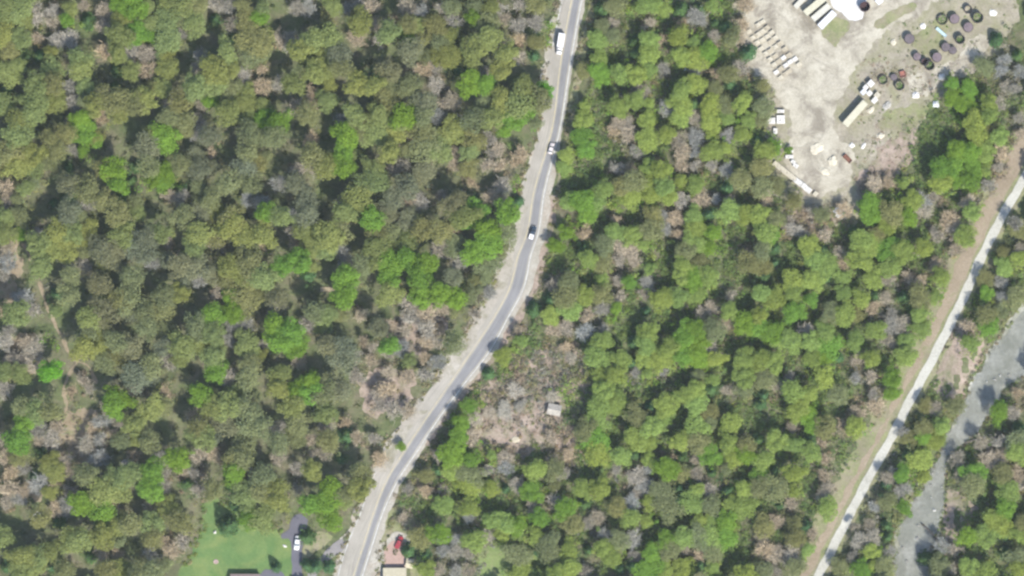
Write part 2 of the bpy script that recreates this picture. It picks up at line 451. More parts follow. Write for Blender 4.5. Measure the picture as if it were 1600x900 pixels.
sheet('gravel_spur', [(1415, 118), (1440, 112), (1470, 104), (1500, 84), (1530, 52), (1545, 60), (1530, 90), (1495, 115), (1470, 130), (1440, 150), (1420, 142)], M['gravel'], .10, 1.2, 3)
sheet('white_gravel_pad', [(1298, -30), (1335, -30), (1356, -4), (1352, 14), (1345, 27), (1331, 33), (1318, 25), (1306, 14), (1299, 4)], M['white_gravel'], .14, .6, 4)
sheet('grass_patch', [(1292, 34), (1305, 24), (1320, 33), (1326, 44), (1318, 56), (1308, 74), (1296, 64), (1284, 48)], M['rough_grass'], .14, .8, 5)
sheet('grass_strip', [(1366, 34), (1400, 14), (1420, 4), (1432, 10), (1405, 30), (1372, 45)], M['rough_grass'], .14, .6, 6)
sheet('scrub_ground', [(1338, 292), (1362, 250), (1396, 214), (1432, 206), (1424, 250), (1398, 282), (1362, 310)], M['soil'], .12, 1.6, 45)
sheet('scrub_ground', [(1240, 338), (1262, 322), (1296, 326), (1304, 352), (1280, 372), (1248, 366)], M['soil'], .12, 1.4, 46)
sheet('grass_patch', [(1372, 190), (1395, 172), (1430, 162), (1450, 175), (1432, 200), (1400, 205), (1378, 204)], M['rough_grass'], .10, 1, 7)
sheet('grass_patch', [(1425, 70), (1440, 45), (1465, 30), (1480, 45), (1475, 68), (1458, 84), (1438, 84)], M['rough_grass'], .10, 1, 8)

# ---- clearings
CLEAR = [(726, 648), (760, 604), (800, 570), (828, 556), (868, 536), (912, 545), (930, 585), (925, 640), (905, 672), (912, 716), (880, 722), (842, 700), (812, 722), (790, 700), (742, 690)]
sheet('soil_clearing', CLEAR, M['soil'], .06, 1.6, 9)
sheet('soil_clearing', [(-30, 370), (20, 362), (32, 400), (28, 450), (12, 470), (-30, 470)], M['path'], .06, 1.6, 41)
sheet('soil_clearing', [(8, 528), (40, 520), (64, 540), (60, 575), (30, 590), (5, 570)], M['path'], .06, 1.6, 42)
sheet('soil_clearing', [(108, 640), (150, 648), (186, 680), (160, 712), (110, 745), (60, 780), (36, 760), (70, 700)], M['path'], .06, 1.8, 43)
sheet('soil_clearing', [(568, 590), (620, 575), (650, 600), (628, 640), (590, 650), (562, 625)], M['soil'], .06, 1.8, 44)
sheet('soil_clearing', [(608, 505), (640, 478), (690, 462), (705, 480), (690, 530), (662, 552), (618, 545)], M['soil'], .06, 1.6, 10)
sheet('soil_clearing', [(1466, 548), (1490, 508), (1522, 505), (1540, 540), (1520, 585), (1500, 620), (1478, 628), (1462, 600)], M['soil'], .06, 1.2, 11)
sheet('soil_clearing', [(1530, 690), (1562, 686), (1572, 720), (1548, 745), (1522, 728)], M['soil'], .06, 1.2, 12)
sheet('soil_bank', [(1478, 765), (1500, 775), (1528, 790), (1520, 815), (1500, 850), (1478, 842), (1474, 810)], M['soil'], .06, .9, 13)
LAWN = [(322, 778), (340, 764), (352, 790), (398, 800), (436, 828), (454, 848), (458, 905), (300, 940), (278, 905), (296, 868), (312, 836)]
sheet('lawn', LAWN, M['lawn'], .06, 1.0, 14)
sheet('lawn_strip', [(478, 838), (500, 830), (520, 838), (490, 866), (470, 880), (474, 852)], M['rough_grass'], .06, .5, 15)
sheet('grass_clearing', [(726, 868), (760, 856), (868, 862), (872, 930), (724, 930)], M['meadow'], .06, 1.3, 16)
sheet('grass_verge', [(606, 800), (628, 788), (652, 822), (648, 862), (665, 880), (650, 930), (628, 930), (640, 880), (600, 862), (588, 868)], M['rough_grass'], .06, .6, 17)

# ---- road
ys = list(np.arange(-255, 1195, 8.0))
def rc(k, d=0): return [(road_at(y, k) + d, y) for y in ys]
strip('road_shoulder', [(road_at(y, 1) - 3 - 6 * max(0, math.sin(y / 60)), y) for y in ys], [(road_at(y, 6) - (5 if y < 340 else 3), y) for y in ys], M['shoulder'], .10, 6, 1.1, .6, 1)
verge_y = [y for y in ys if y < 330]
strip('grass_verge', [(road_at(y, 6) + 1, y) for y in verge_y], [(road_at(y, 6) + 14 * max(.1, min(1, (330 - y) / 120)), y) for y in verge_y], M['rough_grass'], .065, 3, .3, .8, 2)
strip('road', rc(1), rc(5, 4), M['road_pale'], .14, 6, .25, .2, 3)
strip('road_lane', rc(3, .3), rc(4, -1.0), M['road_dark'], .165, 3, .06, .06, 4)
strip('centre_line', rc(2, -.4), rc(2, .6), M['yellow_paint'], .17, 1)
strip('edge_line', rc(5, -.6), rc(5, 1.0), M['white_paint'], .17, 1)
for y0_, y1_ in ((-255, 75), (735, 1190)):
    yy = [y for y in ys if y0_ <= y <= y1_]
    strip('edge_line', [(road_at(y, 1) + 1.6, y) for y in yy], [(road_at(y, 1) + 2.8, y) for y in yy], M['white_paint'], .17, 1, .1, .1, 21)
yy = [y for y in ys if 318 <= y <= 596]
strip('dirt_shoulder', [(road_at(y, 1) - 7, y) for y in yy], [(road_at(y, 2) - 7 + 4 * math.sin(y / 21) + 2 * math.sin(y / 7), y) for y in yy], M['dirt_shoulder'], .19, 5, 1.0, .5, 22)
yy = [y for y in ys if 636 <= y <= 744]
strip('dirt_shoulder', [(road_at(y, 1) - 7, y) for y in yy], [(road_at(y, 2) - 9 + 4 * math.sin(y / 16), y) for y in yy], M['dirt_shoulder'], .19, 5, 1.0, .5, 23)
yy = [y for y in ys if 300 <= y <= 700]
strip('dirt_shoulder', [(road_at(y, 6) - 6 + 2 * math.sin(y / 17), y) for y in yy], [(road_at(y, 6) + 5, y) for y in yy], M['soil'], .13, 3, .5, .7, 24)
sheet('gravel_apron', [(588, 852), (600, 846), (606, 862), (604, 884), (600, 930), (570, 930), (572, 905), (580, 872)], M['shoulder'], .19, .4, 18)
sheet('brick_pad', [(602, 858), (612, 846), (633, 848), (637, 868), (634, 888), (602, 888), (600, 872)], M['brick_pad'], .21, .25, 19)
sheet('gravel_drive', [(608, 838), (622, 832), (640, 838), (642, 862), (634, 850), (612, 848), (603, 858)], M['shoulder'], .17, .4, 20)

# ---- driveways
sheet('driveway', [(455, 814), (466, 803), (481, 812), (478, 830), (473, 846), (472, 872), (470, 930), (456, 930), (456, 880), (454, 846), (441, 842), (440, 835), (453, 827)], M['drive'], .12, .25, 21)
sheet('driveway', [(552, 832), (556, 842), (538, 860), (516, 872), (500, 890), (484, 930), (474, 930), (488, 884), (504, 866), (524, 848), (540, 836)], M['drive_pale'], .12, .4, 22)
sheet('driveway', [(408, 896), (420, 889), (436, 891), (446, 905), (446, 940), (404, 940)], M['drive'], .13, .3, 23)

# ---- trail with its parallel track and verges
tys = list(np.arange(-220, 1240, 8.0))
strip('trail_verge', [(trail_at(y) - 50, y) for y in tys], [(trail_at(y) + 17, y) for y in tys], M['rough_grass'], .06, 8, 1.2, .8, 5)
strip('dirt_track', [(trail_at(y) - 34 - 6 * math.sin(y / 130) + .018 * (y - 450), y) for y in tys], [(trail_at(y) - 14 - 2 * math.sin(y / 90), y) for y in tys], M['track'], .10, 4, .7, .5, 6)
strip('trail', [(trail_at(y) - 7.8, y) for y in tys], [(trail_at(y) + 7.8, y) for y in tys], M['trail'], .14, 4, .22, .22, 7)

# ---- creek
cw = resample(CREEK_W, 8); ce = resample(CREEK_E, 8)
def by_len(pts, n):
    d = [0]
    for a, b in zip(pts, pts[1:]): d.append(d[-1] + (b - a).length)
    out = []
    for k in range(n):
        t = d[-1] * k / (n - 1); i = min(max(np.searchsorted(d, t) - 1, 0), len(pts) - 2)
        u = (t - d[i]) / max(d[i+1] - d[i], 1e-6); q = pts[i].lerp(pts[i+1], u); out.append((q.x, q.y))
    return out
N = 110
cwl, cel = by_len(cw, N), by_len(ce, N)
strip('creek_bed', cwl, cel, M['creek_bed'], .07, 9, 1.5, 1.5, 8)
o = strip('creek_water', [(a[0] * .94 + b[0] * .06, a[1] * .94 + b[1] * .06) for a, b in zip(cwl, cel)], [(a[0] * .05 + b[0] * .95, a[1] * .05 + b[1] * .95) for a, b in zip(cwl, cel)], M['water'], 0, 6, .9, .7, 9)
for v in o.data.vertices: v.co.z = -.95

strip('footpath', [(p.x - 2.6, p.y) for p in resample([(36, 380), (58, 425), (70, 470), (94, 522), (114, 560), (138, 572), (150, 600)], 6)],
      [(p.x + 2.8, p.y) for p in resample([(36, 380), (58, 425), (70, 470), (94, 522), (114, 560), (138, 572), (150, 600)], 6)], M['path'], .07, 2, .5, .5, 10)
strip('footpath', [(p.x - 2.6, p.y) for p in resample([(128, 555), (108, 585), (100, 612), (108, 650), (118, 690)], 6)],
      [(p.x + 2.8, p.y) for p in resample([(128, 555), (108, 585), (100, 612), (108, 650), (118, 690)], 6)], M['path'], .085, 2, .5, .5, 11)

# ------------------------------------------------------------------ tree meshes
def leaf_quads(P, Nn, size, r):
    """one rhombus leaf spray for every point"""
    n = len(P)
    Nn = Nn / np.linalg.norm(Nn, axis=1, keepdims=True)
    a = np.cross(Nn, r.normal(size=(n, 3))); a /= np.linalg.norm(a, axis=1, keepdims=True)
    b = np.cross(Nn, a)
    s = size * r.uniform(.6, 1.35, (n, 1)); w = s * r.uniform(.55, .9, (n, 1))
    V = np.stack([P - a * s, P - b * w + Nn * .12 * s, P + a * s, P + b * w + Nn * .12 * s], 1).reshape(-1, 3)
    return V, np.arange(4 * n).reshape(-1, 4)
def crown_broad(seed, n, R=4.0, z0=7.0, z1=13.0, nb=11, size=.36, hole=.0):
    r = np.random.default_rng(seed)
    cz, rz = (z0 + z1) / 2, (z1 - z0) / 2
    bl = []
    for k in range(nb):
        ang = 2 * math.pi * (k * .382 + r.uniform(-.05, .05)); q = math.sqrt((k + .4) / nb) * .72
        q *= r.uniform(.8, 1.28); zz = (1 - min(q, 1) ** 2) * r.uniform(.15, .75) - .2 * q
        br = r.uniform(.20, .44)
        bl.append((math.cos(ang) * q * R * r.uniform(.85, 1.15), math.sin(ang) * q * R * r.uniform(.85, 1.15), cz + zz * rz, br * R, br * rz * 1.05))
    P, Nn = [], []
    wts = np.array([b[3]**2 for b in bl]); wts /= wts.sum()
    idx = r.choice(nb, n * 2, p=wts)
    d = r.normal(size=(n * 2, 3)); d /= np.linalg.norm(d, axis=1, keepdims=True)
    keep = (d[:, 2] > -.45) | (r.random(n * 2) < .25); idx, d = idx[keep][:n], d[keep][:n]
    B = np.array(bl)[idx]; rad = np.where(r.random((len(d), 1)) < .3, r.uniform(.9, 1.4, (len(d), 1)), r.uniform(.6, 1.06, (len(d), 1)))
    P = B[:, :3] + d * np.stack([B[:, 3], B[:, 3], B[:, 4]], 1) * rad
    Nn = d * .75 + r.normal(size=d.shape) * .30 + np.array([0, 0, .7])
    return leaf_quads(P, Nn, size, r)
def crown_cone(seed, n, R=2.2, z0=.8, z1=8.0, size=.26):
    r = np.random.default_rng(seed)
    t = 1 - np.sqrt(r.random(n)); ang = r.uniform(0, 2 * math.pi, n)
    whorl = .82 + .18 * np.sin(t * 40 + ang * 3)
    rr = R * (1 - t) ** .85 * whorl * np.sqrt(r.uniform(.35, 1, n)) + .08
    P = np.stack([rr * np.cos(ang), rr * np.sin(ang), z0 + t * (z1 - z0)], 1)
    Nn = np.stack([np.cos(ang), np.sin(ang), np.full(n, .8)], 1) + r.normal(size=(n, 3)) * .4
    return leaf_quads(P, Nn, size, r)
def crown_bare(seed, n, R=3.6, z0=4.0, z1=11.5, wid=.05):
    """twigs: thin blades fanning outward and up from limb ends"""
    r = np.random.default_rng(seed)
    nb = 16; cz, rz = (z0 + z1) / 2, (z1 - z0) / 2
    bc = r.normal(size=(nb, 3)); bc /= np.linalg.norm(bc, axis=1, keepdims=True); bc[:, 2] = np.abs(bc[:, 2]) * .9 - .25
    bc = bc * np.array([R * .62, R * .62, rz * .7]) * r.uniform(.5, 1, (nb, 1)) + np.array([0, 0, cz])
    i = r.integers(0, nb, n); st = bc[i] + r.normal(size=(n, 3)) * np.array([.45, .45, .45]) * R * .28
    d = st - np.array([0, 0, z0 - 1]); d /= np.linalg.norm(d, axis=1, keepdims=True)
    d = d + r.normal(size=(n, 3)) * .55; d /= np.linalg.norm(d, axis=1, keepdims=True)
    L = r.uniform(.6, 1.7, (n, 1)); a = np.cross(d, r.normal(size=(n, 3))); a /= np.linalg.norm(a, axis=1, keepdims=True)
    w = wid * r.uniform(.6, 1.5, (n, 1))
    V = np.stack([st - a * w, st + a * w, st + d * L + a * w * .35, st + d * L - a * w * .35], 1).reshape(-1, 3)
    return V, np.arange(4 * n).reshape(-1, 4)
def trunk_mesh(name, seed, H, r0, limbs, R, zl, mat, up=.75):
    r = random.Random(seed); bm = bmesh.new()
    bx, by = r.uniform(-.3, .3), r.uniform(-.3, .3)
    axis = lambda t: Vector((bx * math.sin(t * 2.2), by * math.sin(t * 2.6), t * H * up))
    tube(bm, [axis(t) - Vector((0, 0, .25 if t == 0 else 0)) for t in (0, .12, .35, .65, 1)], [r0 * 1.35, r0, r0 * .8, r0 * .5, r0 * .12], 7)
    for k in range(limbs):
        t = zl / (H * up) + (1 - zl / (H * up)) * (k + .3) / limbs * .85
        p = axis(t); a = 2.4 * k + r.uniform(-.4, .4); L = R * r.uniform(.55, .85) * (1.05 - .45 * t)
        d = Vector((math.cos(a), math.sin(a), r.uniform(.5, 1.0)))
        tube(bm, [p, p + d * L * .5 + Vector((0, 0, .1)), p + d * L + Vector((0, 0, .35 * L * .4))], [r0 * .42 * (1.1 - t * .6), r0 * .24, r0 * .06], 5)
    me = bpy.data.meshes.new(name); bm.normal_update(); bm.to_mesh(me); bm.free(); me.materials.append(mat)
    return me
def quad_mesh(name, V, F, mat):
    me = fast_mesh(name, V, F); me.materials.append(mat); return me

LIB = {}
LIB['broad'] = [(trunk_mesh('trunk', 100 + k, 13, .24, 7, 4, 4.5, M['bark']), quad_mesh('crown', *crown_broad(200 + k, 2500, nb=13 + k % 6, size=.235), M['leaf'])) for k in range(13)]
LIB['thin'] = [(trunk_mesh('trunk', 300 + k, 12.5, .2, 8, 4, 4.5, M['bark']), quad_mesh('crown', *crown_broad(400 + k, 1700, nb=17, size=.225, z0=6.5, z1=12.5), M['leaf'])) for k in range(7)]
LIB['cone'] = [(trunk_mesh('trunk', 500 + k, 8, .14, 6, 1.8, 1.2, M['bark'], .95), quad_mesh('crown', *crown_cone(600 + k, 620), M['needle'])) for k in range(4)]
LIB['bare'] = [(trunk_mesh('trunk', 700 + k, 11.5, .19, 11, 3.9, 3.2, M['bark'], .85), quad_mesh('crown', *crown_bare(800 + k, 760, wid=.06), M['twig'])) for k in range(7)]
LIB['grey'] = [(trunk_mesh('trunk', 900 + k, 12, .22, 12, 4.1, 3.2, M['bark_pale'], .85), quad_mesh('crown', *crown_bare(950 + k, 1050, R=3.9, z1=12, wid=.06), M['twig'])) for k in range(7)]

KIND = {  # code: library, colour, radius range, height range, name, how it looks
    'G': ('broad', (.130, .225, .036), 3.0, 6.1, 8.5, 11.5, 'bright_green_tree', 'bright green leafy tree'),
    'g': ('broad', (.180, .213, .074), 3.0, 6.5, 8, 11.5, 'yellow_green_tree', 'yellow-green leafy tree'),
    'm': ('broad', (.196, .262, .068), 2.5, 5.2, 5.5, 8.5, 'mid_green_tree', 'fresh green leafy tree'),
    'o': ('thin', (.172, .188, .084), 3.0, 6.5, 8, 11.5, 'budding_tree', 'thin-leaved olive tree'),
    'd': ('thin', (.155, .168, .100), 3.0, 6.0, 8.5, 12, 'hazy_tree', 'thin-leaved grey-green tree'),
    'D': ('cone', (.055, .105, .042), 2.2, 3.4, 5, 8, 'evergreen_tree', 'dark green evergreen'),  # shaded foliage drawn as conifers; the shade sits in this dark colour
    't': ('bare', (.30, .262, .20), 3.2, 5.2, 5.5, 9, 'bare_tree', 'leafless tan tree'),
    'y': ('grey', (.245, .238, .205), 3.2, 5.0, 6, 9, 'grey_bare_tree', 'leafless grey tree'),
}
BASE = {'broad': (4.1, 13.0), 'thin': (4.1, 12.5), 'cone': (2.2, 8.0), 'bare': (4.0, 11.5), 'grey': (4.3, 12.0)}

# ------------------------------------------------------------------ what grows where, 25 photograph pixels to a letter
MAP = [[
["ggytgttGGgggoyyo","ggttGDtgDggogDoo","ggtttkkgGGgykkDo","oDDgogtgttgkykgo","ggkgygkDgtgkyggt","DkgoygkDkogkggog","gkggyogoogtoyGgg","kggkyGtgkkootkgg","kgkooGgkk.Goydko"],
["gkyygygtkyytoogt","GkkkokgttogoyGot","otyggkttgGoogkgt","okgggdkkkdogggkg","tkkggoDDdkttDkyg","tygggkggooktoGGk","gkttgkkookdtykog","GGkokygggGoyyogG","ooktkGoggtoogotG"],
["to...DogggDDgkt.","ttG..oykgkgyDDt.","toG..goDgtgggot.","tD...gkDgkggGkD.","kk..oGgggykyooo.","g.G..kkytkggoDko","go..gkgggygDgogo","Go..gkttgkgygggo","k...GkttggyygygD"],
["................","................","..............D.","..............yD",".............oyy","...........GGkyy","...........GGgyk","..........kkggky",".........kkkgogt"],
],[
["oogogGkkkdGkdtko","oggoDkoGDoGoddkd","tgokdokGDGGDokoo","tokDDyoDoktgooky","gokkdokogkkodgok","gGggggkgkdgkgogg","yogggoddddokgtko","ykgkyygdkyddddgo","ykokokdkokkdodog"],
["okkokGgkgoogtgtt","okttgGkggydktott","kydkkkggkddkktkt","gkkdkygkdtttdDtt","GgddkggGddkkgGkG","gkdggokoogootkGo","tkgggykgkgktoGGo","kGGgkyogGGGkytoo","gkkDkGokGkGkdooo"],
["t..gGkkygktyggkg","t..gkkogggtttyko","G..kkgooggggkDoo","D..gGgggggtgyykt","G...GktkoytgDggg","t..GgkggoyogGkkg","..GkDottgkogGkto","..kkgottgkgokkoo",".tgokgtGykgGgkkD"],
["G........kkGGgt.",".........kGGGgt.","o.....ttgkgGGyt.","ko....Gkgytkt..D","ottot.GoGyktg..k","GtttkDogkkttg..o","DkgDgggGggkt..oy","Dkggogkgkkt...gg","kggDgkgyttg..oyk"],
],[
["kyyDokDookogktGo","ggtgkgdddookkGGo","ykk.kogkkookogyy","ttyG.ggodkdgggyg","ttt...oododgkgko","ggk.ttkkdddkkGto","tkkktokGotokGkgk","kogookyGkgokdggo","kGytotyygkkkoddo"],
["odkk.GkkgtGGGoy.","kykogotkktttodt.","kGGdgkkddtttkt..","tGGkddttGotto...","gktkkdttdgty...g","kgkGkktkttot..Dk","kgGGodkttk...ktt","kkgkgkkttt..GGty","otokttkkky.kGt.."],
["..Dogotktgggkykg",".DggtyGkDkkttgkg","tkttyykkgkGGotGG","gkttkgkDggGGtkkk","tyyyyggDggGGgkgg","tyyyoggggykogkgo","tyygkggkkkggDyoD","y..kyggoDgkgokkD","..tDogkDggkgogkk"],
["ggGkggDyDog..Gyo","kGkogotykg..koo.","Gkogkkgyyg..tG..","gggGkgkyg...g...","gkgGDtgkg.......","DykgkytG........","tggkDktG..k...kt","kgGkktt..oyo..Gt","kgGDtg...og...kD"],
],[
["gGttoyyogokkgdko","toDgtkykokyGdtoo","tyDgtokggGtttkGt","ttygtkggkGgDtoDg","tyktyGGgkogk..Dg","kkoDkkGgogky...G","gkkkgggokott....","kgggkDttkyt.....","DggDDkogooo....."],
["koogoDtt...kGt..","koktgDktD..tGGgt","oktgkkoo..oDgoty","ogtkGog..ytggggD","gg.GGg..ykkgkgkk","g...G....tk.kygg","...D......Dyygyg",".........DDyyy..","...DD.....gyyy.."],
["..ttgGkggkgokgoD","tkttkggDgtDyGgGg","kgotkkygyGoyDokG","gGokggkgyoDgtDgo","kytGDkoygoDgoggk","GGkoyykggkkggGko","ggokkyogkGgogGkt","oDogDggyGottokkt","gkggykDDGggDgkgo"],
["ggDtk...oGg..kto","kkgtk..yDg.kkttg","Dgkt...yGg.kGkot","ogkt...Dyg..okgt","Dtkg..yoG....kGk","toD...yDo...kggo","kot..yyDo...GgDg","ttg..ygyo.ktkkDo","yo..oGgoo.Dtggkg"],
]]
ROWS = []
for band in MAP:
    for r_ in range(9): ROWS.append(''.join(t[r_] for t in band))
assert all(len(r_) == 64 for r_ in ROWS) and len(ROWS) == 36, [len(r_) for r_ in ROWS]

def region(px, py):
    rx = road_at(py, 2); tx = trail_at(py)
    if px > tx:
        cx = np.interp(py, CREEK_C[:, 1], CREEK_C[:, 0])
        return 'between the trail and the creek' if px < cx else 'in woods beyond the creek'
    if px < rx:
        if 250 < px < 540 and py > 730: return 'around the lawn'
        if rx - px < 62: return "on the road's pale-lane side"
        far = 'deep in' if rx - px > 450 else 'in'
        if py < 300: return far + ' woods west of the truck'
        if py < 600: return far + ' woods west of the bend'
        return far + ' woods behind the lawn'
    if 1120 < px < 1500 and py < 380: return 'edging the gravel yard'
    if px - rx < 75: return "on the road's dark-lane side"
    if tx - px < 120: return 'beside the dirt track'
    if 720 < px < 960 and 530 < py < 740: return 'around the soil clearing'
    if py > 740: return 'south of the clearing'
    if py > 560: return 'in woods east of the clearing'
    return 'in woods west of the yard' if py < 380 else 'in woods south of the yard'
def beside(i, j, ch):
    nb = [ROWS[b_][a_] for a_, b_ in ((i-1, j), (i+1, j), (i, j-1), (i, j+1), (i-1, j-1), (i+1, j-1), (i-1, j+1), (i+1, j+1)) if 0 <= a_ < 64 and 0 <= b_ < 36]
    if nb.count('k') >= 2: return 'rimming a dark gap'
    if 'D' in nb and ch != 'D': return 'beside an evergreen'
    if 'G' in nb and ch != 'G': return 'against bright foliage'
    if ch not in 'ty' and ('t' in nb or 'y' in nb): return 'beside a leafless tree'
    return 'among trees like it'
def plant_tree(kind, x, y, R, H, label=None, group=None, col=None, seed=None, near=''):
    lib, c0, _, _, _, _, name, adj = KIND[kind]
    r = random.Random(seed if seed is not None else int(x * 977 + y * 131 + 5000000))
    tm, cm = LIB[lib][r.randrange(len(LIB[lib]))]
    bR, bH = BASE[lib]
    t = bpy.data.objects.new(name, None); put(t)
    t.empty_display_size = .4
    t.location = (x, y, hgt(x, y)); t.rotation_euler = (0, 0, r.uniform(0, 6.28))
    k = R / bR; t.scale = (k * r.uniform(.82, 1.22), k * r.uniform(.82, 1.22), H / bH)
    v = r.uniform(.86, 1.15); hshift = r.uniform(-.09, .09)
    if label is None:
        px, py = x / S + 800, 450 - y / S
        q3 = (R - KIND[kind][2]) / (KIND[kind][3] - KIND[kind][2])
        tone_ = 'pale ' if v > 1.055 else 'dusky ' if v < .955 else ''
        label = tone_ + ('broad ' if q3 > .6 else 'narrow ' if q3 < .3 else '') + adj + ' ' + near + ' ' + region(px, py)
        if len(re.findall(r"[A-Za-z']+", label)) > 16: label = label.replace('pale ', '', 1) if label.startswith('pale ') else label.replace('dusky ', '', 1)
        if len(re.findall(r"[A-Za-z']+", label)) > 16: label = label.replace('leafy ', '').replace('deep in', 'in')
        group = label
    tag(t, label, 'tree', group)
    mesh_obj('trunk', tm, None, t)
    c = mesh_obj('crown', cm, None, t)
    c0 = col or c0
    c.color = (c0[0] * v * (1 + hshift), c0[1] * v, c0[2] * v * (1 - hshift * 1.5), 1)
    return t
YARD_W = [W(*p) for p in YARD]; CLEAR_W = [W(*p) for p in CLEAR]; LAWN_W = [W(*p) for p in LAWN]
def blocked(px, py):
    if -255 < py < 1190 and road_at(py, 1) - 3 < px < road_at(py, 6) + 6: return True
    if -220 < py < 1230 and trail_at(py) - 33 < px < trail_at(py) + 14: return True
    x, y = W(px, py)
    return False
N_TREE = {}
PATHS = [resample([(36, 380), (58, 425), (70, 470), (94, 522), (114, 560), (138, 572), (150, 600)], 6), resample([(128, 555), (108, 585), (100, 612), (108, 650), (118, 690)], 6)]
def path_near(px, py): return any((p.x - px)**2 + (p.y - py)**2 < 64 for q in PATHS for p in q)
def creek_in(px, py):
    if py < 240 or py > 1200: return False
    a = np.interp(py, [p[1] for p in CREEK_W], [p[0] for p in CREEK_W]); b = np.interp(py, [p[1] for p in CREEK_E], [p[0] for p in CREEK_E])
    return a - 1 < px < b + 3
LEAFY = 'Ggod'
zr = random.Random(21)                       # thinner, leafless stretches of the wood
for j in range(36):
    for i in range(64):
        cx_, cy_ = (i + .5) * 25, (j + .5) * 25
        p_ = .24 if (cx_ < 620 and 610 < cy_ < 790) or (540 < cx_ < 730 and 470 < cy_ < 650) or (cx_ < 60 and 250 < cy_ < 600) else .10 if cx_ > 900 else .04
        if ROWS[j][i] in 'god' and zr.random() < p_: ROWS[j] = ROWS[j][:i] + zr.choice('tty') + ROWS[j][i+1:]
TALL = {}
for j in range(36):
    for i in range(64):
        if ROWS[j][i] != 'k': continue
        cells = [(i, j+1), (i+1, j+1), (i+1, j), (i, j+2), (i+1, j+2)]
        cells = [(a, b) for a, b in cells if a < 64 and b < 36 and ROWS[b][a] in LEAFY]
        for a, b in cells[:2]: TALL[(a, b)] = max(TALL.get((a, b), 0), 1 if b <= j + 1 else 2)
        if not cells and i + 1 < 64 and j + 1 < 36 and ROWS[j+1][i] in 'yD' and not (j + 1 > 18 and 28 < i < 38):
            ROWS[j+1] = ROWS[j+1][:i] + 'o' + ROWS[j+1][i+1:]; TALL[(i, j+1)] = 1  # tall leafy tree swapped in here to cast shade on the gap
cand = []
for j in range(36):
    for i in range(64):
        ch = ROWS[j][i]
        if ch in '.k': continue
        r = random.Random(j * 997 + i * 31 + 5)
        px, py = (i + .5) * 25 + r.uniform(-7, 7), (j + .5) * 25 + r.uniform(-7, 7)
        if blocked(px, py) or creek_in(px, py): continue
        near = beside(i, j, ch)
        if ch == 'g' and px > road_at(py, 2): ch = 'm'
        _, _, r0, r1, h0, h1, _, _ = KIND[ch]
        R = r.uniform(r0, r1); H = h0 + (h1 - h0) * (.6 * (R - r0) / (r1 - r0) + .4 * r.random())
        for dj, di in ((0, 1), (0, -1), (1, 0), (-1, 0)):          # keep dark gaps open
            a, b = j + dj, i + di
            if 0 <= a < 36 and 0 <= b < 64 and ROWS[a][b] == 'k': px -= di * 2.0; py -= dj * 2.0
        up = [ROWS[b][a] for a, b in ((i, j-1), (i-1, j-1), (i-1, j)) if a >= 0 and b >= 0]
        if px > road_at(py, 2) and ch in 'Godty': H *= .78; R *= .92
        if ch not in 'Dty':
            R *= .91 ** sum(ROWS[b][a] in 'ty.' for a, b in ((i-1, j), (i+1, j), (i, j-1), (i, j+1)) if 0 <= a < 64 and 0 <= b < 36)
        if 1480 < px and py < 200: H = min(H, 6.5)
        if ch not in 'Dty' and any(ROWS[b][a] == 'k' for a, b in ((i-1, j), (i+1, j), (i, j-1), (i, j+1)) if 0 <= a < 64 and 0 <= b < 36): R *= .86
        if (i, j) in TALL:                                         # trees sunward of the gaps are raised to throw shade into them
            w_ = px < road_at(py, 2); H = (13.2 if w_ else 8.2) + (1.6 if w_ else 1.0) * TALL[(i, j)] + r.uniform(-.5, 1); R = max(R, r.uniform(4.2, 5.2) if w_ else r.uniform(3.5, 4.4))
        if inside(CLEAR_W, *W(px, py)): H = min(H, r.uniform(3, 4.5))
        if path_near(px, py) or (inside(CLEAR_W, *W(px, py)) and r.random() < .55): continue
        rdist = px - road_at(py, 6); tdist = px - trail_at(py)
        if 0 < rdist < 34: H = min(H, 4.5 + rdist * .14); R = min(R, 2.6 + rdist * .05)
        if 0 < tdist < 40: H = min(H, 3.0 + tdist * .10); R = min(R, 2.4 + tdist * .04)
        x, y = W(px, py); cand.append((ch, x, y, R, H, near))
for ch, x, y, R, H, near in cand:
    plant_tree(ch, x, y, R, H, near=near); N_TREE[ch] = N_TREE.get(ch, 0) + 1
print('TREES', N_TREE, sum(N_TREE.values()))

def lone(kind, px, py, R, H, label, col=None):
    x, y = W(px, py); plant_tree(kind, x, y, R, H, label, None, col)
lone('G', 84, 578, 4.6, 14, 'bright green oval tree standing where the tan footpath forks', (.10, .24, .025))
lone('g', 242, 209, 3.8, 14, 'round yellow-green tree on the rim of a large dark gap')
lone('D', 358, 820, 4.2, 12, 'dark pointed evergreen standing alone on the mown lawn')
lone('G', 851, 142, 3.7, 12, 'bright green tree leaning over the pale lane south of the box truck', (.09, .215, .022))
lone('G', 686, 831, 4.2, 12, 'bright green round tree between the red car and the grey thicket')
lone('D', 432, 886, 2.2, 7, 'small dark evergreen beside the lower end of the driveway')
lone('D', 494, 884, 2.6, 9, 'dark evergreen between the two driveways')
lone('G', 1558, 632, 2.6, 9, 'small bright green tree on the east bank of the creek')
lone('y', 1582, 348, 3.6, 11, 'grey leafless tree shading the pale trail near the frame edge')
lone('y', 1384, 744, 3.4, 7.5, 'grey leafless tree whose shadow crosses the pale trail at mid slope')
lone('y', 1410, 674, 3.0, 6, 'grey leafless tree beside the trail opposite the creek bend')
lone('y', 1334, 822, 3.0, 6, 'grey leafless tree beside the lower end of the trail')
